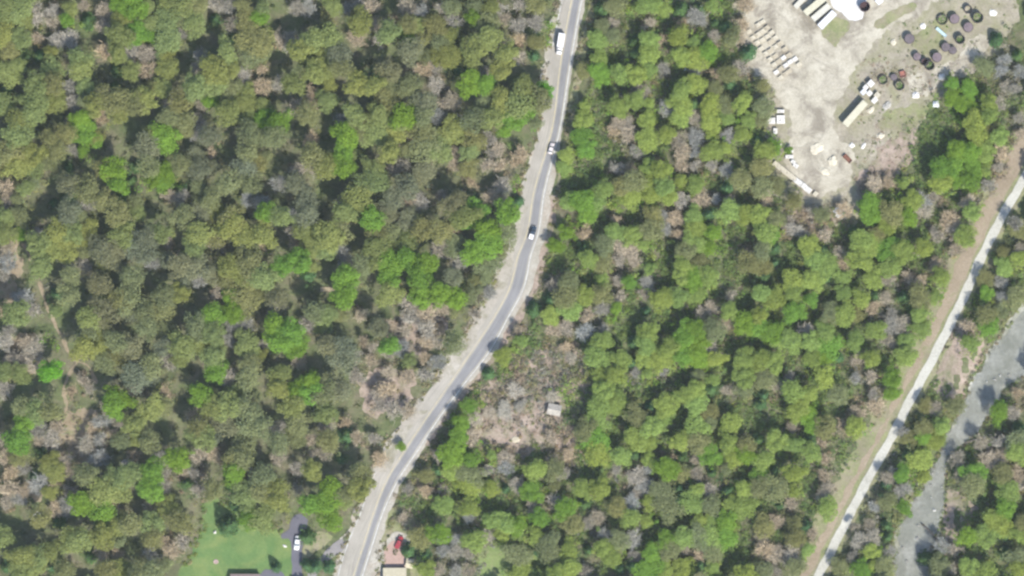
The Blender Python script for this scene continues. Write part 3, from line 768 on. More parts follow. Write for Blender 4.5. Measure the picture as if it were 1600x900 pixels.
for k_, (kk, px_, py_, R_, H_, lab_) in enumerate((('y', 1528, 690, 4.0, 9, 'grey leafless tree over the creek narrows'),
        ('y', 1492, 716, 3.6, 9, 'grey leafless tree where the creek turns'), ('y', 1500, 738, 4.0, 9, 'grey leafless tree just below the creek turn'), ('y', 1470, 852, 3.8, 8, 'grey leafless tree over the lower creek'), ('D', 1446, 872, 3.0, 8, 'dark evergreen over the lower creek'), )):
    lone(kk, px_, py_, R_, H_, lab_)
lone('G', 627, 697, 1.7, 4, 'small round bright green bush beside the west lane of the road')
lone('G', 1232, 95 + 140, 1.4, 3, 'small green bush between the white stone stacks')

# ------------------------------------------------------------------ undergrowth (uncountable) and the wood beyond the frame
def tinted_mat(name, trans=.4):
    m = bpy.data.materials.new(name); m.use_nodes = True
    n = m.node_tree; n.nodes.clear()
    out = n.nodes.new('ShaderNodeOutputMaterial'); ge = n.nodes.new('ShaderNodeNewGeometry')
    at = n.nodes.new('ShaderNodeAttribute'); at.attribute_name = 'tint'
    c = mixmul(n, 1, at.outputs['Color'], ramp(n, ge.outputs['Random Per Island'], [(0, (.76, .76, .7)), (.6, (1, 1, 1)), (1, (1.32, 1.3, 1.22))]))
    d = n.nodes.new('ShaderNodeBsdfDiffuse'); n.links.new(c, d.inputs[0])
    t = n.nodes.new('ShaderNodeBsdfTranslucent'); n.links.new(c, t.inputs[0])
    ms = n.nodes.new('ShaderNodeMixShader'); ms.inputs[0].default_value = trans
    n.links.new(d.outputs[0], ms.inputs[1]); n.links.new(t.outputs[0], ms.inputs[2]); n.links.new(ms.outputs[0], out.inputs[0])
    return m
M['tinted'] = tinted_mat('sapling_leaves')
def clumps(name, spots, mat, per, size, label, cat):
    """a mass of low leafy domes: (x, y, radius, height, colour)"""
    V, F, T = [], [], []; r = np.random.default_rng(5); base = 0
    for (x, y, rad, hh, col) in spots:
        d = r.normal(size=(per, 3)); d /= np.linalg.norm(d, axis=1, keepdims=True); d[:, 2] = np.abs(d[:, 2])
        P = d * np.array([rad, rad, min(hh, rad * 1.4)]) * r.uniform(.5, 1, (per, 1)) + np.array([x, y, max(0, hh - rad * 1.4)])
        v, f = leaf_quads(P, d * .7 + r.normal(size=d.shape) * .35 + np.array([0, 0, .7]), size, r)
        k = r.uniform(.82, 1.18); h_ = r.uniform(-.1, .1)
        V.append(v); F.append(f + base); base += len(v); T.append(np.tile([col[0] * k * (1 + h_), col[1] * k, col[2] * k * (1 - h_), 1], (len(v), 1)))
    V = np.concatenate(V); V[:, 2] += hgt_np(V[:, 0], V[:, 1]) + .05
    me = fast_mesh(name, V, np.concatenate(F))
    at = me.attributes.new('tint', 'FLOAT_COLOR', 'POINT'); at.data.foreach_set('color', np.concatenate(T).astype(np.float32).ravel())
    o = mesh_obj(name, me, mat); o['kind'] = 'stuff'
    o['label'] = label; o['category'] = cat
    return o
spots = []
TINT = {'t': [(.25, .205, .145), (.20, .19, .10), (.23, .195, .15)], 'y': [(.21, .20, .165), (.18, .19, .11)], 'D': [(.08, .125, .05)], 'k': [(.06, .08, .035)],  # gap and dark-tree undergrowth has shade painted into its tint
        'G': [KIND['G'][1], KIND['m'][1]], 'g': [KIND['g'][1], (.19, .20, .092)], 'o': [KIND['o'][1], (.175, .195, .08)], 'd': [KIND['d'][1]]}
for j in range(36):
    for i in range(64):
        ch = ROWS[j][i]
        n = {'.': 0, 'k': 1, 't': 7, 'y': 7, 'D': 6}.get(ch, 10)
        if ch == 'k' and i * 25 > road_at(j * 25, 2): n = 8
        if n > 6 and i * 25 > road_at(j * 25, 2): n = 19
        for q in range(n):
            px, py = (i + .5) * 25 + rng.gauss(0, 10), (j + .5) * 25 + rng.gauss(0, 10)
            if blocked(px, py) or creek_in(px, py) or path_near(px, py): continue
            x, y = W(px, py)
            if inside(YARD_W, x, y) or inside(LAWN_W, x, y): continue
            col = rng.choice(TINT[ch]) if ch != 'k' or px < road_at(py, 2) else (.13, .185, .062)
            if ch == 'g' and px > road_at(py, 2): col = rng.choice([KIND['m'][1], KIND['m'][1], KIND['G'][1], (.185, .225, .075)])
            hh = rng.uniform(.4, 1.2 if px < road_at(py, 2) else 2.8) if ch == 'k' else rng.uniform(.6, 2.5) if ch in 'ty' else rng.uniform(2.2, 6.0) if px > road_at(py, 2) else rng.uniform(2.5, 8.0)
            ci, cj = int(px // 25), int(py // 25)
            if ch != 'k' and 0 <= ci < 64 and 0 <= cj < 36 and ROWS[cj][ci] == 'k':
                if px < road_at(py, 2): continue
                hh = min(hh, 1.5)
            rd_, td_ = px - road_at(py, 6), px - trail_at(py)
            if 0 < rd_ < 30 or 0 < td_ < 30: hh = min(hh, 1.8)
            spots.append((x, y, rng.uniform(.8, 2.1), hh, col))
for a_, b_ in zip(cwl, cel):                       # brush along both banks
    for e_, o_ in ((a_, b_), (b_, a_)):
        for q in range(2):
            t_ = rng.uniform(-.16, .05); px, py = e_[0] * (1 - t_) + o_[0] * t_, e_[1] * (1 - t_) + o_[1] * t_
            if 0 < px < 1640 and 0 < py < 940: spots.append((*W(px, py), rng.uniform(.5, 1.6), rng.uniform(.3, 1.6), rng.choice([(.16, .18, .075), (.22, .19, .14), (.19, .175, .12), (.13, .18, .06)])))
for q in range(150):                               # and round the lawn
    k_ = rng.randrange(len(LAWN)); p_, q_ = LAWN[k_], LAWN[(k_ + 1) % len(LAWN)]; t_ = rng.random()
    px, py = p_[0] * (1 - t_) + q_[0] * t_ + rng.gauss(0, 4), p_[1] * (1 - t_) + q_[1] * t_ + rng.gauss(0, 4)
    if py < 885 and px < 440: spots.append((*W(px, py), rng.uniform(.5, 1.4), rng.uniform(.2, .9), rng.choice([(.15, .19, .065), (.19, .19, .10), (.13, .19, .055)])))
for q in range(420):                               # and the road edges
    y_ = rng.uniform(-5, 905); px = rng.choice([road_at(y_, 1) - 4 + rng.gauss(0, 3), road_at(y_, 6) + 5 + rng.gauss(0, 3)])
    spots.append((*W(px, y_), rng.uniform(.4, 1.3), rng.uniform(.2, 1.0), rng.choice([(.17, .18, .085), (.22, .195, .14), (.20, .19, .11)])))
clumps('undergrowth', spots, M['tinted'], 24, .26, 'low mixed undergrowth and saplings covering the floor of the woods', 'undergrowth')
wspots = []
LOT_W = [W(*p) for p in LOT]
for q in range(260):
    px, py = rng.uniform(1330, 1600), rng.uniform(0, 300)
    x, y = W(px, py)
    if (inside(LOT_W, x, y) or px > 1540) and not inside(YARD_W, x, y) and not blocked(px, py): wspots.append((x, y, rng.uniform(.3, .9), rng.uniform(.2, .7), rng.choice([(.13, .17, .06), (.17, .165, .10), (.11, .16, .05)])))
for q in range(420):
    px, py = rng.choice([(rng.gauss(1400, 40), rng.gauss(240, 28)), (rng.gauss(1270, 28), rng.gauss(345, 14)), (rng.gauss(1392, 22), rng.gauss(118, 14)), (rng.gauss(1470, 40), rng.gauss(120, 22)), (rng.gauss(1215, 16), rng.gauss(140, 14))])
    x, y = W(px, py)
    if (inside(LOT_W, x, y) or py > 300) and not inside(YARD_W, x, y): wspots.append((x, y, rng.uniform(.4, 1.4), rng.uniform(.15, .8), rng.choice([(.24, .185, .15), (.22, .175, .13), (.26, .21, .17), (.17, .17, .09)])))
clumps('weeds', wspots, M['tinted'], 12, .18, 'green weeds and brown scrub sprouting on the bare dirt of the lot', 'weeds')
bspots = []
for q in range(620):
    px, py = rng.gauss(825, 62), rng.gauss(628, 56)
    x, y = W(px, py)
    if not blocked(px, py) and math.hypot(px - 866, py - 640) > 22: bspots.append((x, y, rng.uniform(.4, 1.5), rng.uniform(.2, 1.0), rng.choice([(.25, .20, .155), (.22, .20, .17), (.27, .225, .18), (.15, .17, .07)])))
clumps('dead_brush', bspots, M['tinted'], 16, .2, 'dead brown brush scattered over the soil clearing', 'brush')

# wood beyond the frame on all sides, one mass
V, F, base = [], [], 0
lod = [crown_broad(1500 + k, 190, nb=8, size=.8) for k in range(4)]
r = np.random.default_rng(9)
for j in range(-7, 43):
    for i in range(-7, 71):
        if -1 < i < 64 and -1 < j < 36: continue
        if r.random() < .22: continue
        px, py = (i + r.random()) * 25, (j + r.random()) * 25
        if -20 < px < 1620 and -20 < py < 920: continue
        if blocked(px, py) or creek_in(px, py) or (1140 < px < 1600 and py > -75 and py < 0): continue
        if 280 < px < 480 and 900 < py < 990 or 560 < px < 680 and 900 < py < 950: continue
        x, y = W(px, py); v, f = lod[r.integers(4)]; k = r.uniform(.75, 1.15)
        a = r.uniform(0, 6.28); ca, sa = math.cos(a), math.sin(a)
        v = v * k; v = np.stack([v[:, 0] * ca - v[:, 1] * sa + x, v[:, 0] * sa + v[:, 1] * ca + y, v[:, 2] + hgt(x, y)], 1)
        V.append(v); F.append(f + base); base += len(v)
o = mesh_obj('outlying_wood', fast_mesh('outlying_wood', np.concatenate(V), np.concatenate(F)), M['canopy']); o['kind'] = 'stuff'
o['label'] = 'mixed green wood carrying on beyond the mapped trees'; o['category'] = 'wood'

# ------------------------------------------------------------------ things
def loc(px, py): return W(px, py)
def ang(x0, y0, x1, y1): return math.atan2(-(y1 - y0), x1 - x0)      # pixel direction -> world angle

def bx_obj(name, mat, parent, dims, bev=0, top=1, topy=None):
    bm = bmesh.new(); box(bm, *dims, top=top, topy=topy)
    if bev: bevelled(bm, bev)
    return bm_obj(name, bm, mat, parent)

WHEEL = {}
def wheel(parent, x, y, r, w):
    key = (r, w)
    if key not in WHEEL:
        bm = bmesh.new(); prof = [(r * .62, -w/2), (r * .93, -w/2), (r, -w * .3), (r, w * .3), (r * .93, w/2), (r * .62, w/2)]
        rings = [[bm.verts.new((q * math.cos(a), z, q * math.sin(a))) for a in (2 * math.pi * k / 18 for k in range(18))] for q, z in prof]
        for a, b in zip(rings, rings[1:]):
            for k in range(18): bm.faces.new((a[k], a[(k+1) % 18], b[(k+1) % 18], b[k]))
        me = bpy.data.meshes.new('tyre'); bm.normal_update(); bm.to_mesh(me); bm.free(); me.materials.append(M['tyre'])
        bm = bmesh.new(); tube(bm, [(0, -w * .42, 0), (0, w * .42, 0)], [r * .64, r * .64], 18)
        m2 = bpy.data.meshes.new('rim'); bm.normal_update(); bm.to_mesh(m2); bm.free(); m2.materials.append(M['rim'])
        WHEEL[key] = (me, m2)
    a, b = WHEEL[key]
    t = put(bpy.data.objects.new('wheel', a), parent); t.location = (x, y, r)
    put(bpy.data.objects.new('rim', b), t)

def loft(bm, secs):
    """rounded-box sections along x: (x, half width, z0, z1, shoulder inset)"""
    rings = []
    for x, w, z0, z1, s in secs:
        pts = [(-w * .92, z0), (w * .92, z0), (w, z0 + (z1 - z0) * .35), (w * .98, z0 + (z1 - z0) * .75), (w - s, z1), (-(w - s), z1), (-w * .98, z0 + (z1 - z0) * .75), (-w, z0 + (z1 - z0) * .35)]
        rings.append([bm.verts.new((x, y, z)) for y, z in pts])
    for a, b in zip(rings, rings[1:]):
        for k in range(8): bm.faces.new((a[k], a[(k+1) % 8], b[(k+1) % 8], b[k]))
    bm.faces.new(rings[0][::-1]); bm.faces.new(rings[-1])
    bmesh.ops.recalc_face_normals(bm, faces=bm.faces)
def car(px, py, heading, paint_, label, L=4.6, Wd=1.85, kind='car', name='parked_car', roofmat=None, bedmat=None, group=None):
    x, y = loc(px, py)
    t = thing(name, label, 'car' if kind == 'car' else 'pickup', x, y, heading, group); t.location.z += .2
    h = Wd / 2; l = L / 2
    bm = bmesh.new()
    loft(bm, [(-l, h*.80, .45, .80, .12), (-l*.93, h*.95, .28, .92, .10), (-l*.55, h, .25, .96, .08), (0, h, .25, .98, .08), (l*.40, h, .25, .96, .08), (l*.62, h*.98, .25, .90, .10), (l*.9, h*.92, .28, .78, .14), (l, h*.76, .42, .66, .12)])
    bm_obj('body', bm, paint_, t, True)
    if kind == 'car': c0, c1, r0, r1 = -l*.72, l*.42, -l*.42, l*.12
    else: c0, c1, r0, r1 = -l*.16, l*.46, -l*.06, l*.22
    zt = 1.48 if kind == 'car' else 1.72
    bm = bmesh.new()
    a = [bm.verts.new(p) for p in ((c0, -h*.86, .93), (c1, -h*.86, .93), (c1, h*.86, .93), (c0, h*.86, .93))]
    b = [bm.verts.new(p) for p in ((r0, -h*.70, zt), (r1, -h*.70, zt), (r1, h*.70, zt), (r0, h*.70, zt))]
    bm.faces.new(b)
    for k in range(4): bm.faces.new((a[k], a[(k+1) % 4], b[(k+1) % 4], b[k]))
    bm_obj('window', bm, M['glass'], t)
    rm = roofmat or paint_
    bx_obj('roof', rm, t, (r0 - .08, r1 + .08, -h*.73, h*.73, zt - .03, zt + .05), .03)
    for sx in (-1, 1):
        bx_obj('headlight', M['lamp_white'], t, (l*.90, l*.97, sx*h*.62 - .16, sx*h*.62 + .16, .60, .74))
        bx_obj('taillight', M['lamp_red'], t, (-l*.995, -l*.955, sx*h*.66 - .14, sx*h*.66 + .14, .66, .82))
        bx_obj('mirror', paint_, t, (l*.30, l*.36, sx*(h + .09) - .09, sx*(h + .09) + .09, .95, 1.08), .02)
        for wx in (-l*.60, l*.62): wheel(t, wx, sx * (h - .10), .33, .22)
    if kind == 'pickup':
        bm = bmesh.new(); box(bm, -l*.94, -l*.20, -h*.84, h*.84, .95, 1.03, top=.98); bm_obj('bed_cover', bm, bedmat or paint_, t)
    return t

rd = lambda y: math.atan2(8 * 2, -(road_at(y + 8, 2) - road_at(y - 8, 2))) + 0   # heading up the picture along the road
def road_dir(y):     # unit heading to the north along the road
    x0, x1 = road_at(y + 10, 2), road_at(y - 10, 2)
    return math.atan2(20, x1 - x0)
car(464.5, 848, math.radians(-97), M['car_white'], 'white car parked on the dark driveway beside the lawn', 5.1, 2.0)
car(623.5, 847, math.radians(67), M['car_red'], 'red pickup parked on the gravel beside the pink pad', 4.7, 1.8, 'pickup', 'parked_pickup')
car(831.8, 364, road_dir(364), M['car_blue'], 'dark blue pickup with white bed cover driving on the dark lane', 5.0, 1.95, 'pickup', 'moving_pickup', None, M['car_white'])
car(861.3, 232, road_dir(232) , M['car_cream'], 'pale pearl car driving on the dark lane behind the box truck', 4.0, 1.75, 'car', 'moving_car')

# box truck
x, y = loc(875.5, 69); tr = thing('box_truck', 'white box truck driving down the pale lane of the road', 'truck', x, y, road_dir(69) + math.pi); tr.location.z += .2
bm = bmesh.new(); box(bm, -3.7, 1.25, -1.15, 1.15, .75, 3.0); bevelled(bm, .05)
cb = bm_obj('cargo_box', bm, M['car_white'], tr)
for k in range(7): bx_obj('roof_rib', M['white_metal'], cb, (-3.5 + k*.75, -3.42 + k*.75, -1.12, 1.12, 3.0, 3.03))
bm = bmesh.new(); loft(bm, [(1.35, 1.0, .5, 2.1, .1), (2.1, 1.02, .45, 2.12, .12), (2.55, 1.0, .45, 1.5, .12), (3.5, .95, .45, 1.25, .14), (3.7, .8, .5, 1.0, .1)]); bm_obj('cab', bm, M['car_white'], tr, True)
bm = bmesh.new(); v4 = [bm.verts.new(p) for p in ((2.16, -.86, 2.06), (2.60, -.9, 1.50), (2.60, .9, 1.50), (2.16, .86, 2.06))]; bm.faces.new(v4)
for q in v4: q.co.z += .03; q.co.x += .03
bm_obj('windscreen', bm, M['glass'], tr)
bx_obj('chassis', M['dark_steel'], tr, (-3.6, 3.3, -.45, .45, .45, .72))
for sx in (-1, 1):
    for wx in (-2.4, 2.7): wheel(tr, wx, sx * .92, .45, .28)
    bx_obj('mirror', M['dark_steel'], tr, (2.2, 2.3, sx*1.2 - .1, sx*1.2 + .1, 1.5, 1.8))
    bx_obj('headlight', M['lamp_white'], tr, (3.62, 3.71, sx*.6 - .15, sx*.6 + .15, .72, .9))

# containers and trailers
def container(px0, py0, px1, py1, width, hh, mat, label, name='storage_container', wheels=False, z0=.15):
    xa, ya = loc(px0, py0); xb, yb = loc(px1, py1); L = math.hypot(xb - xa, yb - ya)
    x, y = (xa + xb) / 2, (ya + yb) / 2
    t = thing(name, label, 'trailer' if wheels else 'container', x, y, math.atan2(yb - ya, xb - xa)); t.location.z += .12
    bm = bmesh.new(); box(bm, -L/2, L/2, -width/2, width/2, z0, hh); bevelled(bm, .04, 1); b = bm_obj('body', bm, mat, t)
    me = None; n = int(L / .8)
    for k in range(n):
        xk = -L/2 + .4 + k * (L - .8) / max(n - 1, 1)
        if me is None:
            bm = bmesh.new(); box(bm, -.07, .07, -width/2 + .08, width/2 - .08, hh, hh + .035)
            rb = bm_obj('roof_rib', bm, mat, t); me = rb.data
        else: rb = put(bpy.data.objects.new('roof_rib', me), t)
        rb.location.x = xk
    me = None
    for k in range(n):
        for s in (-1, 1):
            xk = -L/2 + .4 + k * (L - .8) / max(n - 1, 1)
            if me is None:
                bm = bmesh.new(); box(bm, -.06, .06, -.02, .02, z0 + .15, hh - .1); so = bm_obj('side_rib', bm, mat, t); me = so.data
            else: so = put(bpy.data.objects.new('side_rib', me), t)
            so.location = (xk, s * (width/2 + .015), 0)
    for s in (-1, 1):
        d = bx_obj('door', mat, t, (L/2, L/2 + .04, min(s*.03, s*(width/2 - .06)), max(s*.03, s*(width/2 - .06)), z0 + .08, hh - .08))
        bx_obj('lock_rod', M['pale_metal'], d, (L/2 + .04, L/2 + .08, s*width*.22 - .02, s*width*.22 + .02, z0 + .15, hh - .15))
    if wheels:
        bx_obj('chassis', M['dark_steel'], t, (-L/2 + .3, L/2 - .3, -.4, .4, z0 - .35, z0 - .02))
        for wx in (L*.28, L*.28 + 1.15):
            for s in (-1, 1): wheel(t, wx, s * (width/2 - .2), .48, .26)
        for s in (-1, 1): bx_obj('landing_leg', M['dark_steel'], t, (-L*.3, -L*.3 + .12, s*.7 - .06, s*.7 + .06, 0, z0))
    else:
        for s in (-1, 1):
            for e in (-1, 1): bx_obj('corner_block', M['pale_metal'], t, (e*L/2*.96 - .12, e*L/2*.96 + .12, s*width/2*.9 - .1, s*width/2*.9 + .1, 0, z0))
    return t
container(1257, 22, 1291, -6, 2.35, 2.6, M['cream_metal'], 'cream storage container farthest from the white gravel pad, in the row of three')
container(1269, 31, 1295, 9, 2.2, 2.2, M['pale_metal'], 'dull beige storage container in the middle of the row of three')
container(1280, 43, 1303, 20, 2.4, 2.4, M['white_metal'], 'clean white storage container nearest the white gravel pad')
container(1319, 196, 1351, 160, 2.45, 3.1, M['cream_metal'], 'long cream trailer parked alone beside the gravel yard', 'semi_trailer', True, 1.0)
container(1242, 12, 1256, -3, 1.8, 1.2, M['pale_metal'], 'low tan skip beside the cream storage container', 'storage_container')

# pallets of stone
PAL = {}
def pallet_meshes(w, d, hh, nx_, ny_, nz_, seed):
    r = random.Random(seed)
    bm = bmesh.new()
    for k in range(5): box(bm, -w/2, w/2, -d/2 + k*(d - .12)/4, -d/2 + k*(d - .12)/4 + .12, .10, .14)
    for k in range(3): box(bm, -w/2 + k*(w - .1)/2, -w/2 + k*(w - .1)/2 + .1, -d/2, d/2, 0, .098)
    pm = bpy.data.meshes.new('pallet'); bm.normal_update(); bm.to_mesh(pm); bm.free(); pm.materials.append(M['pallet'])
    bm = bmesh.new()
    for c in range(nz_):
        for a in range(nx_):
            for b in range(ny_):
                if c == nz_ - 1 and r.random() < .22: continue
                cx = -w/2 + (a + .5) * w / nx_; cy = -d/2 + (b + .5) * d / ny_; z = .142 + c * hh / nz_
                j = r.uniform(-.03, .03)
                box(bm, cx - w/nx_*.46 + j, cx + w/nx_*.46 + j, cy - d/ny_*.46 + j, cy + d/ny_*.46 + j, z, z + hh/nz_*.96 + r.uniform(-.02, .02))
    sm = bpy.data.meshes.new('stone_stack'); bm.normal_update(); bm.to_mesh(sm); bm.free()
    return pm, sm
def stone_pallet(px, py, rot, w, d, hh, mat, label, group=None, seed=0, n=(3, 3, 3), name='stone_pallet'):
    key = (w, d, hh, mat.name, seed % 3)
    if key not in PAL:
        PAL[key] = pallet_meshes(w, d, hh, *n, seed); PAL[key][1].materials.append(mat)
    x, y = loc(px, py); t = thing(name, label, 'pallet', x, y, rot, group); t.location.z += .11
    put(bpy.data.objects.new('pallet', PAL[key][0]), t); put(bpy.data.objects.new('stone_stack', PAL[key][1]), t)
    return t
rowdir = math.radians(35)
rr = random.Random(3)
for i in range(9):
    cx, cy = 1181 + i * 6.6, 42 + i * 8.6
    m = 4 if i < 7 else 5
    for k in range(m):
        if rr.random() < .08: continue
        o_ = (k - (m - 1) / 2) * 9.0
        px, py = cx + o_ * math.cos(rowdir) + rr.uniform(-.8, .8), cy - o_ * math.sin(rowdir) + rr.uniform(-.8, .8)
        mat = rr.choice([M['stone'], M['stone_tan'], M['stone'], M['white_stone']]) if i > 5 else rr.choice([M['stone'], M['stone_tan'], M['stone']])
        kind = {'cream_stone': 'cream', 'tan_stone': 'tan', 'white_stone': 'off-white'}[mat.name]
        lab = f'{kind} stone pallet in the slanting rows along the woods side of the yard'
        stone_pallet(px, py, rowdir + rr.uniform(-.06, .06), 1.75, 1.35, rr.choice([.55, .75]), mat, lab, lab, rr.randrange(3))
for k in range(12):
    t_ = k / 11; px, py = 1211 + t_ * 53, 256 + t_ * 42
    m = M['white_stone'] if k > 6 else M['stone']
    lab = ('bright white' if k > 6 else 'creamy') + ' stone pallet in the long single line at the yard end'
    if k == 9: px += 1
    stone_pallet(px, py, ang(1211, 256, 1264, 298), 1.35, 1.9, 1.0, m, lab, lab, k % 3)
stone_pallet(1274, 303, ang(1211, 256, 1264, 298), 1.5, 1.7, .7, M['stone'], 'low creamy stone pallet standing past the end of the long line')
for px, py, w, d, lab in ((1219, 174, 2.8, 1.1, 'narrow white block stack at the top of the cluster by the trees'), (1219.5, 187, 2.9, 3.0, 'largest square white block stack in the cluster by the trees'),
                          (1204, 189, 3.2, 2.2, 'wide white block stack against the trees'), (1211, 205, 1.4, 2.0, 'slim white block stack below the wide one'), (1217, 228, 1.6, 1.3, 'small pale block stack half hidden by the bush'),
                          (1233, 236, 2.8, 1.1, 'flat white block stack above its twin near the long line'), (1233, 245, 2.8, 1.2, 'flat white block stack below its twin near the long line'),
                          (1239, 253, 1.2, 1.6, 'small white block stack next to the flat twins'), (1243, 259, 1.3, 1.9, 'tilted white block stack touching the long line')):
    stone_pallet(px, py, math.radians(0 if py < 250 else 55), w, d, 1.1, M['white_stone'], lab, None, 1, (4, 3, 3), 'block_stack')
for px, py, w, d, hh, m, lab in ((1360, 131, 2.1, 2.1, 2.0, 'white_stone', 'tall white block stack at the top of the tight group by the trailer'), (1348.5, 144, 2.0, 1.7, 2.0, 'white_metal', 'bluish white crate in the tight group by the trailer'),
                                 (1358, 146, 1.8, 1.7, 1.6, 'white_stone', 'white block stack in the middle of the tight group'), (1352, 137, 1.6, 1.6, 1.9, 'white_stone', 'white block stack between the tall one and the bluish crate'),
                                 (1370, 149, 1.9, 1.8, 1.4, 'stone', 'cream block stack on the lot side of the tight group'), (1366, 157, 2.1, 1.7, 1.4, 'white_stone', 'off-white block stack at the trailer end of the tight group')):
    stone_pallet(px, py, math.radians(45), w, d, hh, M[m], lab, None, 2, (3, 3, 4), 'block_stack')

# stone heaps, boulders
def heap(px, py, rx, ry, hh, mat, label, name, cat, seed, rot=0, sink=.15):
    x, y = loc(px, py); r = random.Random(seed)
    bm = bmesh.new(); bmesh.ops.create_icosphere(bm, subdivisions=3, radius=1)
    ph = [r.uniform(0, 6.28) for _ in range(6)]
    for v in bm.verts:
        c = v.co; k = 1 + .13 * math.sin(3.1*c.x + ph[0]) * math.sin(2.7*c.y + ph[1]) + .10 * math.sin(6.3*c.x + ph[2] + 4*c.z) + .07 * math.sin(9*c.y + ph[3]) + r.uniform(-.04, .04)
        z = c.z * k
        v.co = (c.x * k * rx, c.y * k * ry, (z if z > 0 else z * .15) * hh)
    t = bm_obj(name, bm, mat); t.location = (x, y, hgt(x, y) + .1 - sink * hh * .3); t.rotation_euler = (0, 0, rot)
    return tag(t, label, cat)
heap(1301, 251, 1.6, 1.7, .9, M['stone'], 'creamy gravel heap in the lower yard', 'gravel_heap', 'heap', 1)
heap(1288, 268, 1.9, 1.2, .6, M['stone'], 'low cream gravel heap beside the long line of pallets', 'gravel_heap', 'heap', 2, -.6)
heap(1276, 232, 2.6, 1.8, .5, M['stone'], 'broad flat gravel heap in the lower yard', 'gravel_heap', 'heap', 12, .4)
heap(1310, 331, 1.9, 1.8, 1.2, M['tarp'], 'rounded white tarp-covered heap at the foot of the yard', 'covered_heap', 'heap', 3)
heap(1319, 341, 1.9, 1.2, .5, M['stone_tan'], 'low tan earth heap beside the white covered heap', 'earth_heap', 'heap', 4, -.4)
heap(1431, 149, 1.5, 1.2, .9, M['white_stone'], 'pale rubble heap on the bare spur of the lot', 'rubble_heap', 'heap', 5)
heap(1471, 120, 1.2, 1.2, .7, M['white_stone'], 'small pale rubble heap at the far end of the spur', 'rubble_heap', 'heap', 6)
heap(1462, 163, 1.3, 1.2, 1.0, M['tarp'], 'bluish white covered heap against the bright green trees', 'covered_heap', 'heap', 7)
heap(1331, 227, 1.0, .9, .6, M['white_stone'], 'small white rubble heap left of the rusty bin', 'rubble_heap', 'heap', 8)
heap(1376, 212, 1.4, 1.0, .6, M['stone'], 'flat cream rubble heap below the trailer', 'rubble_heap', 'heap', 9)
heap(1349, 228, .6, 1.2, .5, M['white_stone'], 'narrow white rubble heap below the trailer', 'rubble_heap', 'heap', 10, -.5)
heap(1356, 300, .6, .7, .6, M['white_stone'], 'single white boulder on the grass past the yard', 'boulder', 'boulder', 11)
heap(1396, 66, 1.0, 1.1, .7, M['stone'], 'cream boulder beside the haul road', 'boulder', 'boulder', 13)
heap(1442, 41, 1.1, 1.0, .6, M['white_stone'], 'pale boulder in the grass between the round tanks', 'boulder', 'boulder', 14)
heap(1386, 165, 1.8, 1.2, .7, M['boulder'], 'grey rubble heap behind the trailer', 'rubble_heap', 'heap', 15, .5)
heap(1360, 172, 1.5, 1.0, .7, M['stone'], 'cream rubble heap close behind the trailer', 'rubble_heap', 'heap', 16, .5)
heap(1552, 20, 1.4, 1.2, .5, M['white_stone'], 'faint pale rubble heap at the lot edge', 'rubble_heap', 'heap', 17)
heap(805, 687, 1.5, 1.1, .35, M['stone_tan'], 'cream earth heap in the middle of the soil clearing', 'earth_heap', 'heap', 18)
heap(56, 806, 1.2, 2.2, 1.0, M['white_stone'], 'pale long boulder lying in the woods far behind the lawn', 'boulder', 'boulder', 19, -.6)
heap(1072, 108, .8, .9, 1.2, M['tarp'], 'lone whitish boulder in the woods west of the yard', 'boulder', 'boulder', 20)
heap(1014, 820, .7, .8, .9, M['white_stone'], 'tiny white boulder in the woods south of the clearing', 'boulder', 'boulder', 21)
heap(196, 722, 1.5, .9, .9, M['boulder'], 'grey boulder by the dark gap behind the lawn', 'boulder', 'boulder', 22, .2)
heap(336, 831.5, .55, .6, .8, M['white_stone'], 'small white boulder standing on the mown lawn', 'boulder', 'boulder', 23)
heap(445, 853, .8, .45, .4, M['white_stone'], 'flat pale boulder at the lawn edge by the white car', 'boulder', 'boulder', 24, -.4)
for k in range(34):       # pale stones standing in for sun glints on the creek
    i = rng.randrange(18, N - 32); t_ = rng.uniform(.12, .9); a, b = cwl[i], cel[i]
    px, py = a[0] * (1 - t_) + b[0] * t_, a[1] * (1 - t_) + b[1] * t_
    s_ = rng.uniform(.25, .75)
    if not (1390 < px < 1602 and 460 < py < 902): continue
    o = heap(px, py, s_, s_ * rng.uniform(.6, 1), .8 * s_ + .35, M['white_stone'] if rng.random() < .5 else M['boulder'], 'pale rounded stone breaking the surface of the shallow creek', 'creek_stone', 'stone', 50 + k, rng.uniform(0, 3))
    o['group'] = 'stones in the creek'

